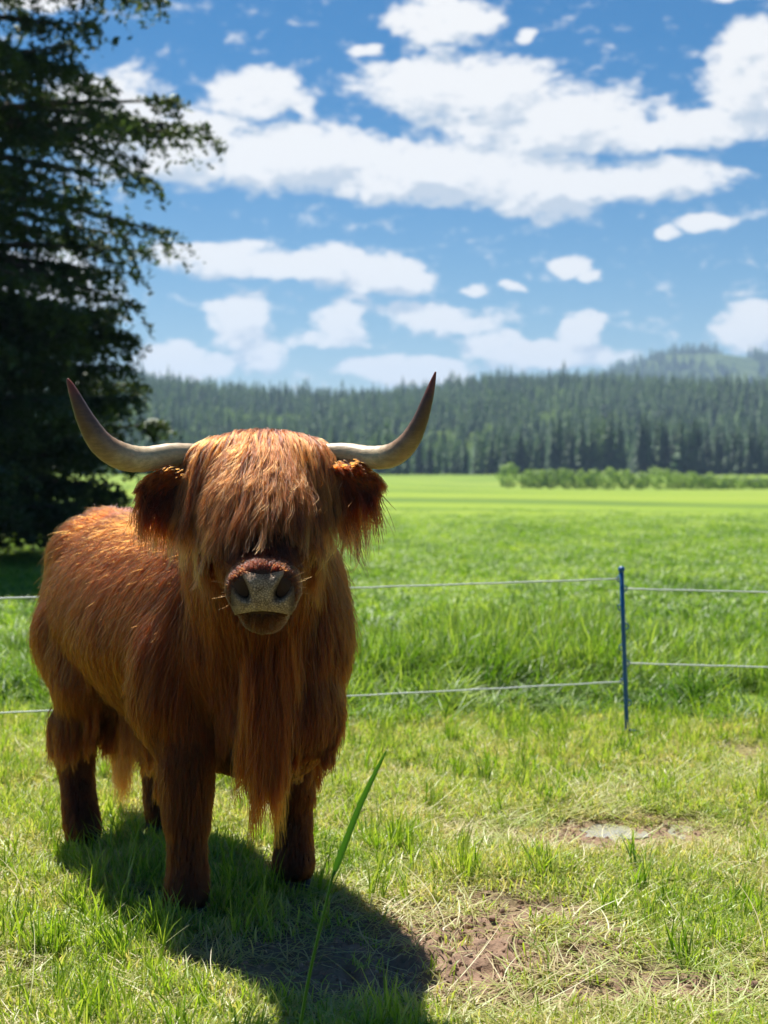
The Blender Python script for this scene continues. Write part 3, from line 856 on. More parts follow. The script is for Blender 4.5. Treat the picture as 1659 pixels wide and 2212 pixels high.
v, f = tube([Vector((-.03, 0, .035)), Vector((.055, 0, .03))], [(.006, .012)] * 2, 6); mesh_np('foot_step', v, f, [MAT_POST], post)
for k, z in enumerate((.18, .29, .387, .47, .58, .68, .778, .83)):
    sgn = 1 if k % 2 == 0 else -1
    c = LEAN * z
    arc = [c + Vector((sgn * (.010 + .016 * math.sin(t)), 0, .016 * math.cos(t))) for t in np.linspace(0.1, 3.0, 7)]
    v, f = tube(arc, .0035, 6); mesh_np('clip', v, f, [MAT_POST], post, True)
PB = Vector((px_, d_, 0))
def line(a, b, sag, label, fray=0):
    pts = []; n_ = 60
    for i in range(n_ + 1):
        t = i / n_; p = Vector(a).lerp(Vector(b), t); p.z -= sag * 4 * t * (1 - t)
        pts.append(p + Vector((0, 0, .0012 * math.sin(i * 2.3))))
    v, f = tube(pts, .0042, 6); o = mesh_np('fence_line', v, f, [MAT_ROPE], None, True)
    tag(o, label, 'fence line')
L_end = lambda z: (-6.6, 5.6, z)
line(PB + LEAN * .83 + Vector((-.012, 0, 0)), L_end(.80), .02, 'upper white fence line running left from the post behind the cow')
line(PB + LEAN * .29 + Vector((-.012, 0, 0)), L_end(.27), .02, 'lower white fence line running left from the post behind the cow')
line(PB + LEAN * .778 + Vector((.012, 0, 0)), (6.5, 7.35, .75), .02, 'upper white fence line running right from the blue post')
line(PB + LEAN * .387 + Vector((.012, 0, 0)), (6.5, 7.35, .36), .02, 'lower white fence line running right from the blue post')

# ------------------------------------------------------------------ puddle of wet mud glinting
def puddle(name, cx, cy_, rx, ry, seed, label):
    r = np.random.default_rng(seed); n_ = 36
    x0, y0 = gp(cx, cy_)
    sx = rx / (F * K) * y0; sy = sx * ry
    ang = np.linspace(0, 6.283, n_, endpoint=False)
    rad = 1 + .28 * np.sin(ang * 3 + seed) + .2 * np.sin(ang * 5 + 2 * seed) + r.uniform(-.1, .1, n_)
    pv = [(x0 + sx * math.cos(a) * q, y0 + sy * math.sin(a) * q) for a, q in zip(ang, rad)]
    zz = -.017 - .004 * (seed - 1)
    V_ = [(x0, y0, zz)] + [(a, b, zz) for a, b in pv]
    Fc = [(0, 1 + k, 1 + (k + 1) % n_) for k in range(n_)]
    return mesh_np(name, V_, Fc, [MAT_WATER])
def water_mat():
    m, nt, out = new_mat('muddy_water')
    p = N(nt, 'ShaderNodeBsdfPrincipled', i_Roughness=.06); p.inputs['Base Color'].default_value = (.34, .32, .29, 1)
    p.inputs['Specular IOR Level'].default_value = .9
    p.inputs['Coat Weight'].default_value = .6
    ge = N(nt, 'ShaderNodeNewGeometry'); f = noise(nt, ge.outputs['Position'], 55, 3)
    b = N(nt, 'ShaderNodeBump', i_Strength=.5, i_Distance=.01); nt.links.new(f, b.inputs['Height']); nt.links.new(b.outputs[0], p.inputs['Normal'])
    nt.links.new(p.outputs[0], out.inputs[0]); return m
MAT_WATER = water_mat()
for k, (a, b, c, d__) in enumerate([(1305, 1790, 66, 1.9), (1475, 1782, 36, 1.7)]):
    o = puddle('puddle', a, b, c, d__, k + 1, '')
    tag(o, kind='structure')

# ------------------------------------------------------------------ the cow
FW = Vector((.525, -.851, 0)).normalized(); LT = Vector((FW.y * -1, FW.x, 0))
ORG = Vector((-.445, 4.76, 0))
def L2W(s, t, z): return ORG + FW * s + LT * t + Vector((0, 0, z))
FEET = {'fl': Vector((-.615, 4.62, 0)), 'fr': Vector((-.30, 4.93, 0)), 'hl': Vector((-1.11, 5.44, 0)), 'hr': Vector((-.85, 5.68, 0))}
cow = empty('highland_cow', (ORG.x, ORG.y, 0))
tag(cow, 'shaggy reddish brown highland cow with wide upswept horns standing in the grass', 'cow')
cow_bm = bmesh.new()
def loft(path, radii, sides=20, side_hint=None, egg=0.0):
    """closed loft: path of Vectors, radii (sideways, updown)"""
    n_ = len(path); rings = []
    for i, p in enumerate(path):
        dd = (path[min(i + 1, n_ - 1)] - path[max(i - 1, 0)]).normalized()
        sd = side_hint if side_hint is not None else LT
        u = (sd - dd * sd.dot(dd)).normalized(); w = dd.cross(u).normalized()
        rw, rh = radii[i]
        rings.append([cow_bm.verts.new(p + u * rw * math.cos(k * 6.283185 / sides) * (1 - egg * max(0, -(w.z * math.sin(k * 6.283185 / sides)))) + w * rh * math.sin(k * 6.283185 / sides)) for k in range(sides)])
    for i in range(n_ - 1):
        for k in range(sides):
            cow_bm.faces.new((rings[i][k], rings[i][(k + 1) % sides], rings[i + 1][(k + 1) % sides], rings[i + 1][k]))
    for ring, rev in ((rings[0], True), (rings[-1], False)):
        cow_bm.faces.new(ring[::-1] if rev else ring)
def ball(c, r, rot=None):
    m_ = Matrix.Translation(c) @ (rot.to_matrix().to_4x4() if rot else Matrix.Identity(4)) @ Matrix.Diagonal((*r, 1))
    bmesh.ops.create_icosphere(cow_bm, subdivisions=3, radius=1, matrix=m_)
# trunk
T_ = [(-1.33, .90, .10, .16), (-1.27, .90, .20, .26), (-1.12, .88, .28, .34), (-.8, .85, .34, .38), (-.45, .82, .365, .40), (-.1, .83, .33, .41),
      (.12, .85, .285, .40), (.27, .85, .22, .33), (.36, .84, .14, .22), (.40, .84, .05, .1)]
loft([L2W(s, 0, z) for s, z, a, b in T_], [(a, b) for s, z, a, b in T_], 24, egg=.58)
ball(L2W(.02, 0, 1.12), (.17, .17, .14))                     # withers
ball(L2W(-1.13, 0, 1.06), (.24, .24, .18))                   # rump
ball(L2W(.25, 0, .66), (.17, .17, .2))                       # brisket
HEAD_P = Vector((-.355, 4.27, 1.40)); MUZ = Vector((-.32, 3.93, 1.07))
ball(L2W(-.02, -.235, .74), (.13, .13, .24)); ball(L2W(-.02, .16, .74), (.11, .10, .22))
ball(L2W(-1.03, -.17, .80), (.16, .15, .2)); ball(L2W(-1.03, .17, .80), (.16, .15, .2))
# neck
loft([L2W(-.05, 0, .98), L2W(.15, 0, 1.02), Vector((-.39, 4.47, 1.15)), Vector((-.365, 4.33, 1.27))], [(.27, .31), (.24, .30), (.19, .25), (.14, .19)], 20, Vector((1, .2, 0)))
# head
HX_ = Vector((1, .03, 0)).normalized()
hp = [(-.357, 4.34, 1.40, .10, .06), (-.356, 4.30, 1.375, .145, .095), (-.352, 4.22, 1.345, .15, .13), (-.345, 4.13, 1.25, .152, .13), (-.335, 4.04, 1.165, .122, .105),
      (-.325, 3.97, 1.10, .095, .085), (-.32, 3.925, 1.084, .103, .086), (-.319, 3.885, 1.082, .096, .078), (-.319, 3.868, 1.077, .075, .06)]
loft([Vector(h[:3]) for h in hp], [(h[3], h[4]) for h in hp], 20, HX_)
ball(Vector((-.32, 3.965, 1.012)), (.062, .078, .046))          # lower jaw
ball(Vector((-.335, 4.12, 1.14)), (.128, .12, .11))            # cheek and jaw
ball(Vector((-.350, 4.27, 1.432)), (.19, .10, .066))
ball(Vector((-.47, 4.265, 1.412)), (.085, .085, .062)); ball(Vector((-.23, 4.265, 1.412)), (.085, .085, .062))           # poll between the horns
# legs
def leg_front(foot, side):
    sh = L2W(-.03, (.19 if side < 0 else .15) * side, .78)
    kn = foot.lerp(Vector((sh.x, sh.y, 0)), .25) + Vector((0, -.01, .40))
    path = [sh, sh.lerp(kn, .45), kn + Vector((0, 0, .1)), kn, foot + Vector((0, 0, .26)), foot + Vector((0, 0, .16)), foot + Vector((0, -.005, .105)), foot + Vector((0, -.02, .05))]
    loft(path, [(.115, .14), (.105, .13), (.082, .092), (.072, .076), (.056, .058), (.056, .058), (.066, .068), (.060, .068)], 14)
def leg_hind(foot, side):
    hip = L2W(-1.02, .20 * side, .85)
    f0 = foot
    stf = f0 + FW * .16 + Vector((0, 0, .62)) ; hock = f0 - FW * .085 + Vector((0, 0, .42))
    path = [hip, stf, stf.lerp(hock, .55), hock, f0 - FW * .06 + Vector((0, 0, .27)), f0 - FW * .02 + Vector((0, 0, .15)), f0 + Vector((0, 0, .10)), f0 + FW * .02 + Vector((0, 0, .05))]
    loft(path, [(.14, .19), (.12, .16), (.088, .11), (.066, .08), (.056, .060), (.058, .060), (.064, .066), (.060, .066)], 14)
leg_front(FEET['fl'], -1); leg_front(FEET['fr'], 1); leg_hind(FEET['hl'], -1); leg_hind(FEET['hr'], 1)
# dock of the tail
loft([L2W(-1.25, 0, 1.08), L2W(-1.37, 0, 1.02), L2W(-1.41, .05, .8), L2W(-1.41, .11, .5), L2W(-1.39, .13, .32)], [(.05, .05), (.035, .035), (.024, .024), (.018, .018), (.012, .012)], 8)

def skin_mat():
    m, nt, out = new_mat('cow_hide')
    ge = N(nt, 'ShaderNodeNewGeometry'); f = noise(nt, ge.outputs['Position'], 18, 5)
    c = ramp(nt, f, [(.3, (.022, .007, .003)), (.7, (.05, .017, .006))])
    p = N(nt, 'ShaderNodeBsdfPrincipled', i_Roughness=.85); nt.links.new(c, p.inputs['Base Color'])
    nt.links.new(p.outputs[0], out.inputs[0]); return m
MAT_HIDE = skin_mat()
me = bpy.data.meshes.new('body'); cow_bm.to_mesh(me); cow_bm.free()
tmp = bpy.data.objects.new('body_tmp', me); COL.objects.link(tmp)
rm = tmp.modifiers.new('r', 'REMESH'); rm.mode = 'VOXEL'; rm.voxel_size = .013
sm = tmp.modifiers.new('s', 'SMOOTH'); sm.factor = .5; sm.iterations = 7
dg = bpy.context.evaluated_depsgraph_get()
me2 = bpy.data.meshes.new_from_object(tmp.evaluated_get(dg)); me2.name = 'body'
bpy.data.objects.remove(tmp)
me2.materials.clear(); me2.materials.append(MAT_HIDE)
me2.polygons.foreach_set('use_smooth', np.ones(len(me2.polygons), dtype=bool))
body = bpy.data.objects.new('body', me2); COL.objects.link(body)
def under(o, par):
    o.parent = par; o.matrix_parent_inverse = Matrix.Translation(-Vector((ORG.x, ORG.y, 0))) if par is cow else Matrix.Identity(4)
under(body, cow)
me2.calc_loop_triangles()
NV = len(me2.vertices)
BV_ = np.empty(NV * 3); me2.vertices.foreach_get('co', BV_); BV_ = BV_.reshape(-1, 3)
BN_ = np.empty(NV * 3); me2.vertices.foreach_get('normal', BN_); BN_ = BN_.reshape(-1, 3)
TR = np.empty(len(me2.loop_triangles) * 3, dtype=np.int32); me2.loop_triangles.foreach_get('vertices', TR); TR = TR.reshape(-1, 3)
BVH = BVHTree.FromPolygons([tuple(v) for v in BV_], [tuple(t) for t in TR.tolist()])
print('body verts', NV)

# ---- hair
def hair_material(name, dark, lightc, rough=.35, gain=1.0):
    m, nt, out = new_mat(name)
    at = N(nt, 'ShaderNodeAttribute', attribute_name='tone')
    hi = N(nt, 'ShaderNodeHairInfo')
    r1 = N(nt, 'ShaderNodeMath', operation='MULTIPLY_ADD'); nt.links.new(hi.outputs['Random'], r1.inputs[0]); r1.inputs[1].default_value = .30; r1.inputs[2].default_value = -.15
    r2 = N(nt, 'ShaderNodeMath', operation='ADD', use_clamp=True); nt.links.new(r1.outputs[0], r2.inputs[0]); nt.links.new(at.outputs['Fac'], r2.inputs[1])
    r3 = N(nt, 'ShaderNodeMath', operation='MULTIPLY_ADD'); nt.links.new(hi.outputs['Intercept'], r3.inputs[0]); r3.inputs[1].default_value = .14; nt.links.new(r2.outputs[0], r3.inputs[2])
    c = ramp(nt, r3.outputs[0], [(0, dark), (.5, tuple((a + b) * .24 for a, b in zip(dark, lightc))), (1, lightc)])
    p = N(nt, 'ShaderNodeBsdfHairPrincipled'); p.model = 'CHIANG'; p.parametrization = 'COLOR'
    nt.links.new(c, p.inputs['Color'])
    p.inputs['Roughness'].default_value = rough; p.inputs['Radial Roughness'].default_value = .5
    p.inputs['Coat'].default_value = .0
    p.inputs['Random Roughness'].default_value = .2; p.inputs['IOR'].default_value = 1.36
    nt.links.new(p.outputs[0], out.inputs[0]); return m
MAT_COAT = hair_material('coat_hair', (.008, .0010, .0002), (.46, .072, .006))
MAT_LOCK = hair_material('forelock_hair', (.016, .0025, .0008), (.46, .115, .022), .3)
MAT_TAIL = hair_material('tail_hair', (.05, .009, .002), (.38, .085, .015))

def sample_surface(n, wfun):
    a, b, c = BV_[TR[:, 0]], BV_[TR[:, 1]], BV_[TR[:, 2]]
    ar = np.linalg.norm(np.cross(b - a, c - a), axis=1) * .5
    w = ar * wfun((a + b + c) / 3)
    i = RNG.choice(len(TR), n, p=w / w.sum())
    u = RNG.random(n); v = RNG.random(n); s = u + v > 1; u[s] = 1 - u[s]; v[s] = 1 - v[s]
    P = a[i] + (b[i] - a[i]) * u[:, None] + (c[i] - a[i]) * v[:, None]
    Nn = BN_[TR[i, 0]] * (1 - u - v)[:, None] + BN_[TR[i, 1]] * u[:, None] + BN_[TR[i, 2]] * v[:, None]
    Nn /= np.linalg.norm(Nn, axis=1, keepdims=True)
    return P, Nn
def unit(v): return v / np.maximum(np.linalg.norm(v, axis=-1, keepdims=True), 1e-9)
def grow(P, Nn, comb, length, lift, grav, K_=10, lay=.02, wave=.12, start=.5, bvh=None, seed=0, hug=0.0):
    """guide strands: leave the skin, lie down along comb + gravity, stay outside the body"""
    bvh = bvh or BVH
    r = np.random.default_rng(seed)
    n_ = len(P); out = np.zeros((n_, K_, 3)); out[:, 0] = P
    d = unit(Nn * lift[:, None] + comb)
    seg = length / (K_ - 1)
    ph = r.uniform(0, 6.28, n_); fr = r.uniform(.7, 1.6, n_)
    rnd = unit(r.normal(size=(n_, 3)))
    layer = np.minimum(lay, length * .13) * r.uniform(.7, 1.3, n_)
    cur = P.copy()
    for k in range(1, K_):
        t = k / (K_ - 1)
        d = unit(d * (1 - start * .5) + comb * .25 + np.array([0, 0, -1]) * grav[:, None] * (.25 + t) + rnd * (wave * np.sin(ph + fr * k * 1.1))[:, None])
        cur = cur + d * seg[:, None]
        for i in range(n_):
            loc, nn, fi, di = bvh.find_nearest(cur[i])
            if loc is None: continue
            dv = Vector(cur[i]) - loc
            sd = dv.dot(nn)
            off = layer[i] * min(1.0, .35 + t * 1.5)
            if di < .25 and sd < off * .98 and (di < off or sd < 0):
                q = loc + nn * off
                cur[i] = q
            elif hug and sd > off and di < .15:
                cur[i] = Vector(cur[i]) - nn * ((sd - off) * hug)
        d = unit(cur - out[:, k - 1])
        out[:, k] = cur
    return out
def children(P, guides, clump=.7, pw=1.2, jitter=.004, lenr=(.6, 1.0), wav=.004, Kc=8, seed=1, frizz=0.0, curl=0.0, blend=1, lock=.35):
    r = np.random.default_rng(seed)
    kd = KDTree(len(guides))
    for i, p in enumerate(guides[:, 0]): kd.insert(p, i)
    kd.balance()
    K_ = guides.shape[1]
    if blend > 1:
        q = [kd.find_n(p, blend) for p in P]
        ix = np.array([[e[1] for e in row] for row in q]); ds_ = np.array([[e[2] for e in row] for row in q])
        w_ = 1 / (ds_ + .006) ** 1.5; w_ /= w_.sum(1, keepdims=True)
        gi = ix[:, 0]
        rel_ = guides - guides[:, :1]
        Gb = (rel_[ix] * w_[:, :, None, None]).sum(1)
        G = guides[gi][:, :1] + (Gb * (1 - lock) + rel_[gi] * lock)
    else:
        gi = np.fromiter((kd.find(p)[1] for p in P), dtype=int, count=len(P))
        G = guides[gi]
    lf = r.uniform(*lenr, len(P))
    t = np.linspace(0, 1, Kc)
    idx = t[None] * lf[:, None] * (K_ - 1)
    i0 = np.minimum(idx.astype(int), K_ - 2); fr = (idx - i0)[..., None]
    rows_ = np.arange(len(P))[:, None]
    S = G[rows_, i0] * (1 - fr) + G[rows_, i0 + 1] * fr
    off = (P - G[:, 0])
    gl = np.linalg.norm(np.diff(G, axis=1), axis=2).sum(1); rel = np.clip(gl / .18, .08, 1.3)[:, None, None]
    cl = 1 - clump * np.clip(t, 0, 1) ** (1 / pw)
    S = S + off[:, None] * cl[None, :, None]
    ph = r.uniform(0, 6.28, (len(P), 3)); fq = r.uniform(3, 8, (len(P), 1))
    S = S + wav * np.sin(ph[:, None] + fq[:, None] * t[None, :, None]) * t[None, :, None] * rel
    S = S + r.normal(0, 1, (len(P), 1, 3)) * jitter * rel * (t[None, :, None] ** 1.3)
    if frizz:
        m_ = (r.random(len(P)) < .12)[:, None, None]
        S = S + m_ * r.normal(0, 1, (len(P), 1, 3)) * frizz * rel * (t[None, :, None] ** 1.6)
    S[:, 0] = P
    return S, gi
def make_hair(name, S, tone, r0, r1, mat, parent):
    n_, kc = S.shape[:2]
    cu = bpy.data.hair_curves.new(name)
    cu.add_curves([kc] * n_)
    cu.attributes['position'].data.foreach_set('vector', S.astype(np.float32).ravel())
    ra = cu.attributes.get('radius') or cu.attributes.new('radius', 'FLOAT', 'POINT')
    rr = np.linspace(1, 0, kc)[None] ** .6 * (r0 - r1) + r1
    rr = rr * np.random.default_rng(4).uniform(.7, 1.3, (n_, 1))
    ra.data.foreach_set('value', rr.astype(np.float32).ravel())
    ta = cu.attributes.new('tone', 'FLOAT', 'CURVE'); ta.data.foreach_set('value', tone.astype(np.float32))
    cu.materials.append(mat)
    o = bpy.data.objects.new(name, cu); COL.objects.link(o); under(o, parent)
    return o

fw = np.array(FW); lt = np.array(LT); org = np.array(ORG)
def loc(P):
    q = P - org
    return q @ fw, q @ lt, P[:, 2]
head_a = np.array([-.35, 4.28, 1.42]); head_b = np.array([-.32, 3.88, 1.06]); head_dir = unit(head_b - head_a)
def head_t(P):
    """0 at the poll, 1 at the nose; distance from the axis"""
    q = P - head_a; t = q @ head_dir
    dist = np.linalg.norm(q - t[:, None] * head_dir, axis=1)
    return t / np.linalg.norm(head_b - head_a), dist
def region(P):
    s, t, z = loc(P); ht, hd = head_t(P)
    head = (P[:, 1] < 4.36) & (hd < .24) & (P[:, 2] > .93)
    muz = head & (ht > .80)
    leg = (z < .46) & ~head
    for k_ in FEET:
        f_ = FEET[k_]; leg = leg | ((np.hypot(P[:, 0] - f_.x, P[:, 1] - f_.y) < .17) & (z < (.60 if k_[0] == 'f' else .52)) & ~head)
    lowleg = (z < .33) & ~head
    return s, t, z, ht, head, muz, leg, lowleg
def coat_params(P, Nn, rng_):
    s, t, z, ht, head, muz, leg, lowleg = region(P)
    n_ = len(P)
    length = np.full(n_, .17)
    # back shorter, flank and belly long
    up = np.clip(Nn[:, 2], 0, 1)
    length = .26 - .12 * up
    length = .25 - .10 * up
    length = np.minimum(length, np.maximum(.05, (z - .42 - .05 * (s > -.1)) * .65))
    length = np.where(leg, .09, length); length = np.where(lowleg, .06, length); length = np.where(z < .12, .045, length)
    length = np.where(head, .05, length); length = np.where(head & (ht < .35), .08, length); length = np.where(muz, .014 + .018 * np.clip(Nn[:, 2] * 1.5, 0, 1), length); length = np.where(muz & (z < 1.04), .035, length)
    lift = np.where(leg | head, .2, .30)
    # combing: back from the shoulder and down the side
    side = np.sign(t)[:, None] * lt[None]
    comb = side * .12 * smooth(.7, 1.1, z)[:, None] + np.array([0, 0, -.75]) + (-fw)[None] * (.25 + .45 * smooth(.75, 1.15, z))[:, None]
    comb = np.where((s > .15)[:, None], np.array([0, 0, -1.0]) + side * .05 + fw[None] * .05, comb)
    comb = np.where(leg[:, None], np.array([0, 0, -1.0]), comb)
    comb = np.where(head[:, None], -head_dir * .2 + np.array([0, .1, -.7]) + unit(P - (head_a + (ht * .55)[:, None] * head_dir)) * .15, comb)
    comb = np.where(muz[:, None], np.array([0, .9, .0]) + Nn * .35 + rng_.normal(0, .12, (n_, 3)), comb)
    comb = comb + rng_.normal(0, 1, (n_, 3)) * np.where(leg | head, .03, .05)[:, None]
    nz_ = fbm(s * 5 + 40, z * 5 + t * 3 + 40, 3) - .5
    comb = comb + nz_[:, None] * 1.5 * np.abs(fw)[None] * (~head & ~leg)[:, None]
    grav = np.where(head, .1, .35)
    length = length * (.75 + .5 * fbm(s * 14 + 3, z * 9 + t * 9 + 50, 2)) * rng_.uniform(.9, 1.1, n_)
    return comb, length, lift, grav
def coat_weight(C):
    s, t, z, ht, head, muz, leg, lowleg = region(C)
    w = np.ones(len(C)); w = np.where(leg, 1.6, w); w = np.where(head, 2.2, w); w = np.where(muz, 5, w); w = np.where(z < .04, .2, w)
    # nothing on the nose pad
    pad = (((C[:, 0] + .319) / .080) ** 2 + ((C[:, 2] - 1.078) / .054) ** 2 < 1) & (C[:, 1] < 3.93)
    return np.where(pad, 0, w)
P, Nn = sample_surface(8500, coat_weight)
comb, ln, lift, grav = coat_params(P, Nn, RNG)
G = grow(P, Nn, comb, ln, lift, grav, K_=9, lay=.017, wave=.13, seed=2, hug=.4)
P2, N2 = sample_surface(210000, coat_weight)
S, gi = children(P2, G, clump=.22, pw=1.0, jitter=.0075, lenr=(.4, 1.05), wav=.005, Kc=9, seed=3, frizz=.012, blend=4, lock=.34)
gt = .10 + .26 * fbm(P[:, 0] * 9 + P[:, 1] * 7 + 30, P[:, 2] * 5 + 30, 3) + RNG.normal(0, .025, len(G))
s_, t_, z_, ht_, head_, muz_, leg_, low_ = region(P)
gt = gt + .20 * smooth(.85, 1.2, z_) * smooth(.12, -.1, s_) * (~head_) - .10 * smooth(.8, .4, z_) * (~leg_)  # paler back hair, with sunlight there and shade low down put into the tone
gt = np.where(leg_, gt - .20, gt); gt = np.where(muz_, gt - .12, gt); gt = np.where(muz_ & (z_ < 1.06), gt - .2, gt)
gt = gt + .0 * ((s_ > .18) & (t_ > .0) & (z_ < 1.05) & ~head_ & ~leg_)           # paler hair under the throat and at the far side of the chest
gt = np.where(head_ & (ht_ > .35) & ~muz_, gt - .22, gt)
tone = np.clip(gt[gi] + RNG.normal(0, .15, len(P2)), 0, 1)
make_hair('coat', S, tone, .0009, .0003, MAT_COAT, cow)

# long fringe under the chest, throat and belly
def fringe(name, roots, n_child, length, comb, tone_, spread, mat, seed, lay=.01, clump=.8, grav=.7, wave=.15, parent=cow, rad=.0010, K_=12, curl=.008, lenr=(.55, 1.0)):
    r = np.random.default_rng(seed)
    P = np.array(roots, float); n_ = len(P)
    Nn = np.zeros((n_, 3))
    for i in range(n_):
        l_, nn, _, _ = BVH.find_nearest(P[i]); Nn[i] = nn
    cb = np.tile(np.array(comb, float), (n_, 1)) + r.normal(0, .12, (n_, 3)) if np.ndim(comb) == 1 else comb
    G = grow(P, Nn, cb, np.asarray(length) * r.uniform(.75, 1.15, n_), np.full(n_, .3), np.full(n_, grav), K_=K_, lay=lay, wave=wave, seed=seed)
    k = r.integers(0, n_, n_child)
    Pc = P[k] + r.normal(0, spread, (n_child, 3))
    S, gi = children(Pc, G, clump=clump, jitter=.004, lenr=lenr, wav=curl, Kc=12, seed=seed + 1, frizz=.012, blend=3, lock=.5)
    tn = np.clip((tone_ if np.isscalar(tone_) else np.asarray(tone_)[gi]) + r.normal(0, .12, n_)[gi], 0, 1)
    return make_hair(name, S, tn, rad, rad * .3, mat, parent)
rr_ = np.random.default_rng(31)
roots, lens, tn_ = [], [], []
for i in range(110):                                     # brisket and throat
    a = rr_.uniform(-1, 1); s = rr_.uniform(.12, .40); p = L2W(s, a * .11, rr_.uniform(.55, .95)); l_ = BVH.find_nearest(p)[0]
    roots.append(l_); lens.append(rr_.uniform(.09, .15)); tn_.append(.2)
for i in range(70):                                      # the long pale beard hanging from the chest
    p = Vector((rr_.normal(-.335, .03), 4.40, rr_.uniform(.62, .98))); l_ = BVH.find_nearest(p)[0]
    roots.append(l_); lens.append(rr_.uniform(.26, .38)); tn_.append(.5)
for i in range(260):                                     # belly line
    p = L2W(rr_.uniform(-1.05, -.05), rr_.choice([-1, 1]) * rr_.uniform(.1, .3), .5); l_ = BVH.find_nearest(p)[0]
    roots.append(l_); lens.append(rr_.uniform(.12, .2)); tn_.append(.18)
fringe('chest_and_belly_fringe', roots, 34000, lens, (0, 0, -1), tn_, .012, MAT_COAT, 41, lay=.03)
roots, lens = [], []
for i in range(70):
    p = L2W(-1.40 + rr_.normal(0, .01), .13 + rr_.normal(0, .015), rr_.uniform(.36, .75)); roots.append(p); lens.append(rr_.uniform(.28, .42))
fringe('tail', roots, 7000, lens, (0, 0, -1), .6, .012, MAT_TAIL, 43, lay=.01, wave=.2, clump=.55, curl=.014)

# forelock
def forelock():
    r = np.random.default_rng(90)
    c0 = Vector((-.352, 4.27, 1.50))
    P, Nn, cb, ln, gt = [], [], [], [], []
    for i in range(1400):
        x = r.uniform(-.20, .20) if r.random() < .7 else r.normal(0, .06); y = r.uniform(-.10, .05)
        p = Vector((c0.x + x, c0.y + y, 1.6))
        l_, nn, _, di = BVH.ray_cast(p, Vector((0, 0, -1)))
        if l_ is None or l_.z < 1.30: continue
        P.append(l_); Nn.append(nn)
        ax = x / .20
        cb.append((ax * (.10 + .12 * r.random()), -.62 + .25 * abs(ax), -.10 - .25 * abs(ax)))
        ln.append(r.uniform(.27, .43) * (1.08 - .32 * abs(ax)) * (1 if r.random() < .5 else r.uniform(.55, .95)) + .04 * (y > 0)); gt.append(np.clip(r.normal(.58, .3), 0, 1))
    P = np.array(P); Nn = np.array(Nn); cb = np.array(cb) + r.normal(0, 1, (len(P), 3)) * np.array([.13, .06, .04]); ln = np.array(ln); gt = np.array(gt)
    lay = .018
    G = grow(P, Nn, cb, ln, np.full(len(P), .03), np.full(len(P), .6), K_=14, lay=lay, wave=.11, start=.25, seed=91)
    # curl the tips
    t = np.linspace(0, 1, 14); ph = r.uniform(0, 6.28, len(P)); am = r.uniform(.003, .016, len(P)) + .012 * (r.random(len(P)) < .3)
    w_ = smooth(.55, 1, t)
    G[:, :, 0] += am[:, None] * np.sin(ph[:, None] + t[None] * 11) * w_
    G[:, :, 1] += am[:, None] * .7 * np.cos(ph[:, None] + t[None] * 11) * w_ - .008 * w_
    n_ = 62000
    k = r.integers(0, len(P), n_); Pc = P[k] + r.normal(0, .0045, (n_, 3)) + Nn[k] * .0
    S, gi = children(Pc, G, clump=.74, pw=1.5, jitter=.0026, lenr=(.6, 1.0), wav=.0030, Kc=14, seed=92, frizz=.008)
    tone = np.clip(gt[gi] + r.normal(0, .13, n_), 0, 1)
    make_hair('forelock', S, tone, .0007, .00025, MAT_LOCK, cow)
    # longer, darker locks at the sides of the face in front of the ears and cheeks
    roots, lens = [], []
    for i in range(50):
        sgn = -1 if i % 2 else 1
        p = Vector((-.352 + sgn * r.uniform(.10, .14), r.uniform(4.18, 4.34), r.uniform(1.30, 1.43)))
        l_ = BVH.find_nearest(p)[0]; roots.append(l_); lens.append(r.uniform(.22, .36))
    cb = np.array([((1 if q.x > -.352 else -1) * .12, -.15, -.8) for q in roots]) * np.array([.5, 1, 1]) + r.normal(0, .10, (len(roots), 3))
    fringe('cheek_hair', roots, 4500, lens, cb, .2, .008, MAT_COAT, 95, lay=.012, wave=.14)
forelock()

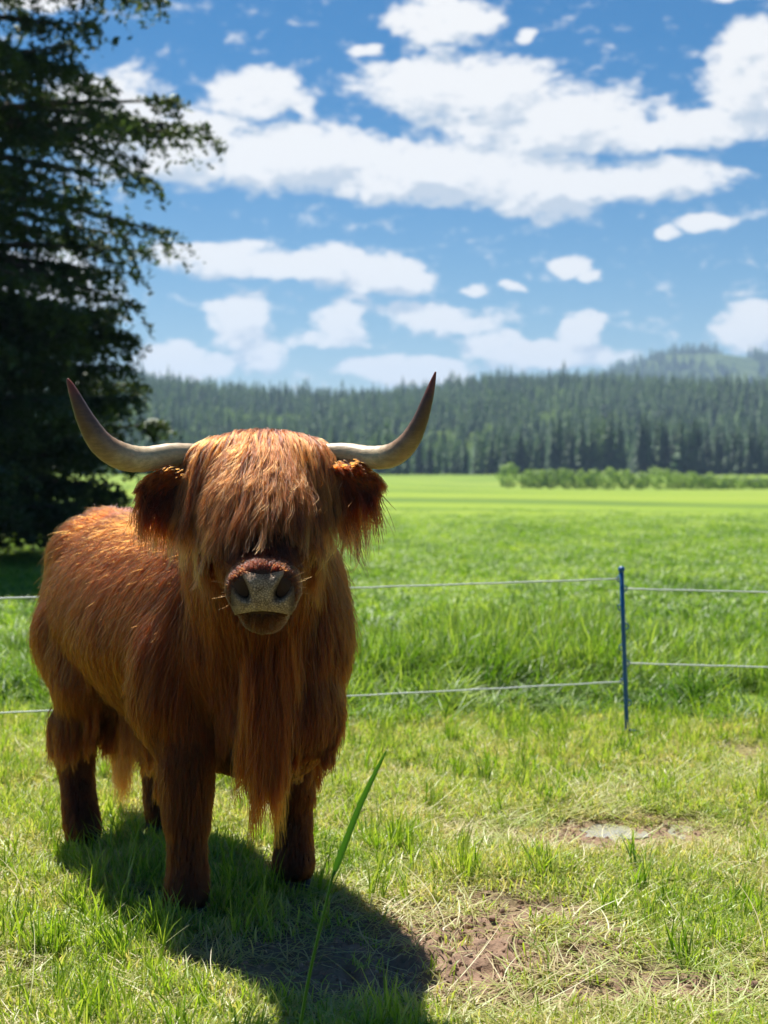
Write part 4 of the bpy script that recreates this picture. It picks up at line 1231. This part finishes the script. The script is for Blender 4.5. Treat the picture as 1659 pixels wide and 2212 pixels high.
# ears
def ear(sgn):
    zc = 1.358 if sgn < 0 else 1.376
    base = Vector((-.350 + sgn * .195, 4.21, zc)); tip = Vector((-.350 + sgn * .325, 4.17, zc + .002))
    ax = (tip - base); L = ax.length; ax.normalize()
    upv = Vector((0, 0, 1)); sv = (upv - ax * upv.dot(ax)).normalized(); nv = ax.cross(sv)
    V_, nu, nw = [], 12, 10
    for i in range(nu + 1):
        t = i / nu; w = .040 * math.sin(math.pi * min(1, .18 + t * .80)) ** .8 + .004
        for j in range(nw + 1):
            a = -1 + 2 * j / nw
            cup = .030 * (a * a) * (1 - t * .5)
            V_.append(tuple(base + ax * L * t + sv * (a * w - .02 * t * t) + Vector((0, -1, 0)) * (cup - .012)))
    nf = len(V_)
    V_ += [(v[0], v[1] + .009, v[2]) for v in V_]
    Fq = []
    st = nw + 1
    for i in range(nu):
        for j in range(nw):
            a = i * st + j; Fq.append((a, a + 1, a + st + 1, a + st)); Fq.append((nf + a, nf + a + st, nf + a + st + 1, nf + a + 1))
    for i in range(nu):
        for j in (0, nw):
            a = i * st + j; Fq.append((a, a + st, nf + a + st, nf + a))
    for j in range(nw):
        a = nu * st + j; Fq.append((a, a + 1, nf + a + 1, nf + a)); Fq.append((j, nf + j, nf + j + 1, j + 1))
    o = mesh_np('ear', V_, Fq, [MAT_HIDE], None, True); under(o, cow)
    # fur of the ear: short on the top edge, long hanging from below and tip
    r = np.random.default_rng(60 + sgn)
    ng = 420; G = np.zeros((ng, 9, 3)); tn = np.zeros(ng)
    for g_ in range(ng):
        t = r.uniform(.0, 1.0); a = r.uniform(-1, 1); w = .040 * math.sin(math.pi * min(1, .18 + t * .80)) ** .8 + .004
        p = base + ax * L * t + sv * (a * w - .02 * t * t) + Vector((0, -.035 * (r.random() - .15), 0))
        low = a < -.1
        ln = (r.uniform(.10, .18) if r.random() < .28 else r.uniform(.04, .07)) if (low and t < .85) else r.uniform(.03, .055)
        d = ax * (.9 if not low else .55) + sv * (a * .55) + Vector((0, -.35 + r.normal(0, .2), .0)); d = d.normalized()
        cur = p.copy(); sw = r.uniform(0, 6.28)
        for k in range(9):
            G[g_, k] = cur
            d = (d + Vector((.05 * math.sin(sw + k), 0, -(.34 if low else .22)))).normalized()
            cur = cur + d * ln / 8
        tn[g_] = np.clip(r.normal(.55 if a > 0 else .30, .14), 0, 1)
    n_ = 12000; k = r.integers(0, ng, n_); Pc = G[k, 0] + r.normal(0, .006, (n_, 3))
    S, gi = children(Pc, G, clump=.5, jitter=.010, lenr=(.4, 1.05), wav=.008, Kc=9, seed=61 + sgn, frizz=.02)
    hf = make_hair('ear_fur', S, tn[gi], .0009, .0003, MAT_COAT, cow)
    hf.parent = o; hf.matrix_parent_inverse = o.matrix_parent_inverse.inverted()
    hf.matrix_parent_inverse = Matrix.Identity(4)
ear(-1); ear(1)

# horns
def horn_mat():
    m, nt, out = new_mat('horn')
    at = N(nt, 'ShaderNodeAttribute', attribute_name='along')
    tc = N(nt, 'ShaderNodeTexCoord')
    f = noise(nt, tc.outputs['Object'], 22, 6, .6)
    a = N(nt, 'ShaderNodeMath', operation='MULTIPLY_ADD'); nt.links.new(f, a.inputs[0]); a.inputs[1].default_value = .22; a.inputs[2].default_value = -.11
    b = N(nt, 'ShaderNodeMath', operation='ADD', use_clamp=True); nt.links.new(a.outputs[0], b.inputs[0]); nt.links.new(at.outputs['Fac'], b.inputs[1])
    c = ramp(nt, b.outputs[0], [(0, (.40, .29, .16)), (.42, (.60, .47, .28)), (.56, (.34, .21, .11)), (.7, (.15, .078, .038)), (.88, (.09, .034, .016)), (1, (.24, .045, .014))])
    mp = N(nt, 'ShaderNodeMapping'); mp.inputs['Scale'].default_value = (6, 60, 60); nt.links.new(tc.outputs['Object'], mp.inputs[0])
    f2 = noise(nt, mp.outputs[0], 1.5, 6, .7)
    c2 = mixc(nt, .5, c, ramp(nt, f2, [(.35, (.45, .40, .36)), (.65, (1.25, 1.2, 1.15))]), 'MULTIPLY')
    p = N(nt, 'ShaderNodeBsdfPrincipled', i_Roughness=.42); nt.links.new(c2, p.inputs['Base Color'])
    p.inputs['Subsurface Weight'].default_value = 0
    bp = N(nt, 'ShaderNodeBump', i_Strength=.35, i_Distance=.004); nt.links.new(f2, bp.inputs['Height']); nt.links.new(bp.outputs[0], p.inputs['Normal'])
    nt.links.new(p.outputs[0], out.inputs[0]); return m
MAT_HORN = horn_mat()
def catmull(pts, n_):
    out = []
    P = [pts[0]] + pts + [pts[-1]]
    for i in range(1, len(P) - 2):
        for k in range(n_):
            t = k / n_
            a, b, c, d = P[i - 1], P[i], P[i + 1], P[i + 2]
            out.append(tuple(.5 * ((2 * b[j]) + (-a[j] + c[j]) * t + (2 * a[j] - 5 * b[j] + 4 * c[j] - d[j]) * t * t + (-a[j] + 3 * b[j] - 3 * c[j] + d[j]) * t ** 3) for j in range(len(a))))
    out.append(tuple(pts[-1])); return out
def horn(rows_):
    # px, row, distance, thickness in px
    ctl = []
    for px, py, d, th in rows_:
        p = wp(px, py, d); ctl.append((p.x, p.y, p.z, th * .465 / (F * K) * d))
    c = catmull(ctl, 8)
    v, f = tube([q[:3] for q in c], [max(q[3], .0012) * (1 + .012 * math.sin(i * 1.9)) for i, q in enumerate(c)], 20)
    L = np.concatenate([[0], np.cumsum([ (Vector(c[i + 1][:3]) - Vector(c[i][:3])).length for i in range(len(c) - 1)])]); L /= L[-1]
    o = mesh_np('horn', v, f, [MAT_HORN], None, True, attrs={'along': ('FLOAT', 'POINT', np.repeat(L, 20).astype(np.float32))})
    under(o, cow); return o
horn([(455, 985, 4.27, 60), (420, 984, 4.25, 56), (370, 983, 4.22, 56), (310, 992, 4.18, 60), (262, 985, 4.14, 64), (219, 958, 4.11, 58), (187, 910, 4.09, 44), (165, 862, 4.08, 28), (152, 832, 4.08, 16), (146, 818, 4.08, 5)])
horn([(665, 982, 4.27, 50), (705, 980, 4.25, 48), (750, 980, 4.22, 50), (800, 988, 4.18, 54), (845, 984, 4.14, 56), (880, 958, 4.11, 50), (905, 915, 4.09, 38), (922, 868, 4.08, 27), (934, 828, 4.08, 15), (941, 803, 4.08, 4)])

# nose pad
def nose():
    m, nt, out = new_mat('nose_skin')
    at = N(nt, 'ShaderNodeAttribute', attribute_name='hole')
    tc = N(nt, 'ShaderNodeTexCoord')
    f = noise(nt, tc.outputs['Object'], 45, 6, .65); f2 = noise(nt, tc.outputs['Object'], 11, 3)
    c = ramp(nt, f, [(.3, (.20, .115, .07)), (.5, (.55, .36, .22)), (.75, (.68, .48, .32))])
    c = mixc(nt, .35, c, (.42, .27, .17))
    ae = N(nt, 'ShaderNodeAttribute', attribute_name='edge'); c = mixc(nt, ae.outputs['Fac'], c, (.10, .045, .028))
    c = mixc(nt, at.outputs['Fac'], c, (.010, .005, .004))
    vr = N(nt, 'ShaderNodeTexVoronoi', feature='DISTANCE_TO_EDGE'); vr.inputs['Scale'].default_value = 150; nt.links.new(tc.outputs['Object'], vr.inputs['Vector'])
    mr0 = N(nt, 'ShaderNodeMapRange'); nt.links.new(vr.outputs['Distance'], mr0.inputs[0]); mr0.inputs[2].default_value = .18; mr0.inputs[3].default_value = .45
    c = mixc(nt, 1.0, c, mr0.outputs[0], 'MULTIPLY')
    p = N(nt, 'ShaderNodeBsdfPrincipled', i_Roughness=.5); sl = N(nt, 'ShaderNodeMath', operation='MULTIPLY_ADD'); nt.links.new(at.outputs['Fac'], sl.inputs[0]); sl.inputs[1].default_value = -.12; sl.inputs[2].default_value = .12
    nt.links.new(sl.outputs[0], p.inputs['Specular IOR Level']); nt.links.new(c, p.inputs['Base Color'])
    mr_ = N(nt, 'ShaderNodeMapRange'); nt.links.new(vr.outputs['Distance'], mr_.inputs[0]); mr_.inputs[2].default_value = .12
    b = N(nt, 'ShaderNodeBump', i_Strength=.9, i_Distance=.003); nt.links.new(mr_.outputs[0], b.inputs['Height']); nt.links.new(b.outputs[0], p.inputs['Normal'])
    nt.links.new(p.outputs[0], out.inputs[0])
    nu, nv = 80, 56
    cx, cz, cy0 = -.3175, 1.078, 3.842
    V_, H_, E_ = [], [], []
    for j in range(nv + 1):
        v = -1 + 2 * j / nv
        for i in range(nu + 1):
            u = -1 + 2 * i / nu
            hw = .083 * (1 - .10 * (v + .2) ** 2) * (1.0 if v > -.4 else 1 - .10 * (v + .4) ** 2)
            x = cx + u * hw
            z = cz + v * .054 + (.006 * u * u if v > 0 else -.0) * v - (1 - abs(v)) * 0
            # the top edge dips in the middle, the lower edge arches over the mouth
            z += .010 * (abs(u) - .5) * max(0, v) - .014 * (u * u) * max(0, -v) * 1.0 + .008 * max(0, -v)
            y = cy0 + .034 * abs(u) ** 3.2 + .014 * abs(v) ** 3 + .004 * math.exp(-(u / .12) ** 2) * max(0, .4 - v)
            y -= .006 * math.exp(-((abs(u) - .38) / .2) ** 2) * math.exp(-((v - .25) / .5) ** 2)
            # nostril: comma that opens outward
            un, vn = (abs(u) - .64), v - .18
            ca, sa = math.cos(.5), math.sin(.5)
            a_ = un * ca - vn * sa * .68; b_ = un * sa + vn * ca
            h = math.exp(-((a_ / .19) ** 2 + (b_ / .48) ** 2) ** 1.5)
            y += .042 * h
            y -= .005 * math.exp(-(((abs(u) - .86) / .12) ** 2 + ((v - .05) / .5) ** 2))
            V_.append((x, y, z)); H_.append(min(1, h * 1.8)); E_.append(max(0, min(1, (abs(u) - .78) / .16)) * (.85 if v > -.6 else .5))
    st = nu + 1
    Fq = [(j * st + i, j * st + i + 1, (j + 1) * st + i + 1, (j + 1) * st + i) for j in range(nv) for i in range(nu)]
    # rim running back into the muzzle
    n0 = len(V_)
    rim = [i for i in range(nu + 1)] + [j * st + nu for j in range(1, nv + 1)] + [nv * st + i for i in range(nu - 1, -1, -1)] + [j * st for j in range(nv - 1, 0, -1)]
    for k in rim: V_.append((cx + (V_[k][0] - cx) * .93, V_[k][1] + .04, cz + (V_[k][2] - cz) * .9)); H_.append(0); E_.append(.8)
    m_ = len(rim)
    for k in range(m_): Fq.append((rim[k], n0 + k, n0 + (k + 1) % m_, rim[(k + 1) % m_]))
    o = mesh_np('nose', V_, Fq, [m], None, True, attrs={'hole': ('FLOAT', 'POINT', np.array(H_, np.float32)), 'edge': ('FLOAT', 'POINT', np.array(E_, np.float32))})
    under(o, cow)
    # whiskers and short hair round the pad
    r = np.random.default_rng(70); G = []
    for i in range(90):
        a = r.uniform(0, 6.283); rx, rz = .088, .066
        p = Vector((cx + rx * math.cos(a), 3.875 + r.uniform(0, .03), cz + rz * math.sin(a)))
        d = Vector((math.cos(a), -.45 + r.normal(0, .2), math.sin(a) + .1)).normalized(); ln = r.uniform(.012, .04) if i % 4 else r.uniform(.035, .055)
        row = []
        for k in range(8): row.append(tuple(p)); p = p + d * ln / 7; d = (d + Vector((0, .04, -.03))).normalized()
        G.append(row)
    S = np.array(G)
    make_hair('whiskers', S, r.uniform(.2, .6, len(S)), .0003, .0001, MAT_LOCK, cow)
nose()
MAT_EYE = pmat('dark_eye', (.015, .008, .005), .08, .6)
for sgn in (-1, 1):
    bm = bmesh.new(); bmesh.ops.create_uvsphere(bm, u_segments=16, v_segments=12, radius=.021)
    me_ = bpy.data.meshes.new('eye'); bm.to_mesh(me_); bm.free(); me_.materials.append(MAT_EYE)
    o = bpy.data.objects.new('eye', me_); COL.objects.link(o)
    l_, nn, _, _ = BVH.find_nearest(Vector((-.345 + sgn * .16, 4.10, 1.24))); under(o, cow); o.location = l_ - nn * .004
MAT_HOOF = pmat('hoof', (.045, .032, .026), .5, .4, .3, 40)
for k_, ft in FEET.items():
    dirf = Vector((0.1, -1, 0)).normalized() if k_ == 'fl' else (Vector((.45, -.9, 0)).normalized() if k_[0] == 'h' else Vector((.35, -.95, 0)).normalized())
    sdv = Vector((-dirf.y, dirf.x, 0)); V_, Fq = [], []
    for cl in (-1, 1):                                   # cloven: two toes
        b0 = len(V_)
        for (z, sc_h, fwd) in ((-.01, 1.12, .012), (.02, 1.06, .006), (.055, .9, -.006), (.075, .7, -.012)):
            for k in range(14):
                a = k * 6.283 / 14
                q = ft + dirf * (fwd - .01 + math.cos(a) * .062 * sc_h) + sdv * (cl * .029 + math.sin(a) * .031 * sc_h) + Vector((0, 0, z))
                V_.append(tuple(q))
        for j in range(3):
            for k in range(14): Fq.append((b0 + j * 14 + k, b0 + j * 14 + (k + 1) % 14, b0 + (j + 1) * 14 + (k + 1) % 14, b0 + (j + 1) * 14 + k))
        Fq.append(tuple(b0 + 42 + k for k in range(14))); Fq.append(tuple(b0 + k for k in range(14))[::-1])
    o = mesh_np('hoof', V_, Fq, [MAT_HOOF], None, True); under(o, cow)

# ------------------------------------------------------------------ the tall stalk in front
def stalk():
    d0 = 3.25
    e = empty('grass_stalk', (wp(625, 2300, d0).x, d0, 0))
    tag(e, 'single tall green grass stalk leaning right with one long rough blade', 'grass stalk')
    base = Vector((wp(625, 2300, d0).x, d0, 0))
    pts = [Vector((base.x, d0, 0)), wp(650, 2212, d0), wp(672, 2090, d0), wp(698, 1980, d0), wp(722, 1880, d0)]
    q = catmull([tuple(p - base) for p in pts], 6)
    v, f = tube(q, [.0042 - .0012 * i / len(q) for i in range(len(q))], 8); mesh_np('stem', v, f, [MAT_STEM], e, True, attrs={'tint': ('FLOAT', 'POINT', np.full(len(v), .42, np.float32))})
    c = catmull([tuple(wp(*p) - base) for p in ((718, 1895, d0), (742, 1830, d0 - .005), (775, 1745, d0 - .015), (805, 1680, d0 - .03), (825, 1640, d0 - .04), (835, 1620, d0 - .05))], 8)
    W = lambda t: .0072 * (min(1, t * 7 + .25)) * (1 - t ** 2.2) + .0004
    V_, Fq = [], []; n_ = len(c)
    for i, p in enumerate(c):
        t = i / (n_ - 1); p = Vector(p); dd = (Vector(c[min(i + 1, n_ - 1)]) - Vector(c[max(i - 1, 0)])).normalized()
        sd = dd.cross(Vector((0, -1, 0))).normalized(); w = W(t) * (1 + .06 * math.sin(i * 2.7))
        V_ += [tuple(p - sd * w + Vector((0, -.003, 0))), tuple(p), tuple(p + sd * w + Vector((0, -.004, 0)))]
    for i in range(n_ - 1):
        for k in (0, 1): Fq.append((i * 3 + k, i * 3 + k + 1, i * 3 + k + 4, i * 3 + k + 3))
    mesh_np('blade', V_, Fq, [MAT_STEM], e, True, attrs={'tint': ('FLOAT', 'POINT', np.tile(np.array([.35, .5, .25], np.float32), n_))})
MAT_STEM = leaf_mat('stalk_green', [(0, (.02, .07, .012)), (.5, (.06, .17, .02)), (1, (.2, .32, .06))], trans=.35, gloss=.15, rnd=.0)
stalk()
print('script done')
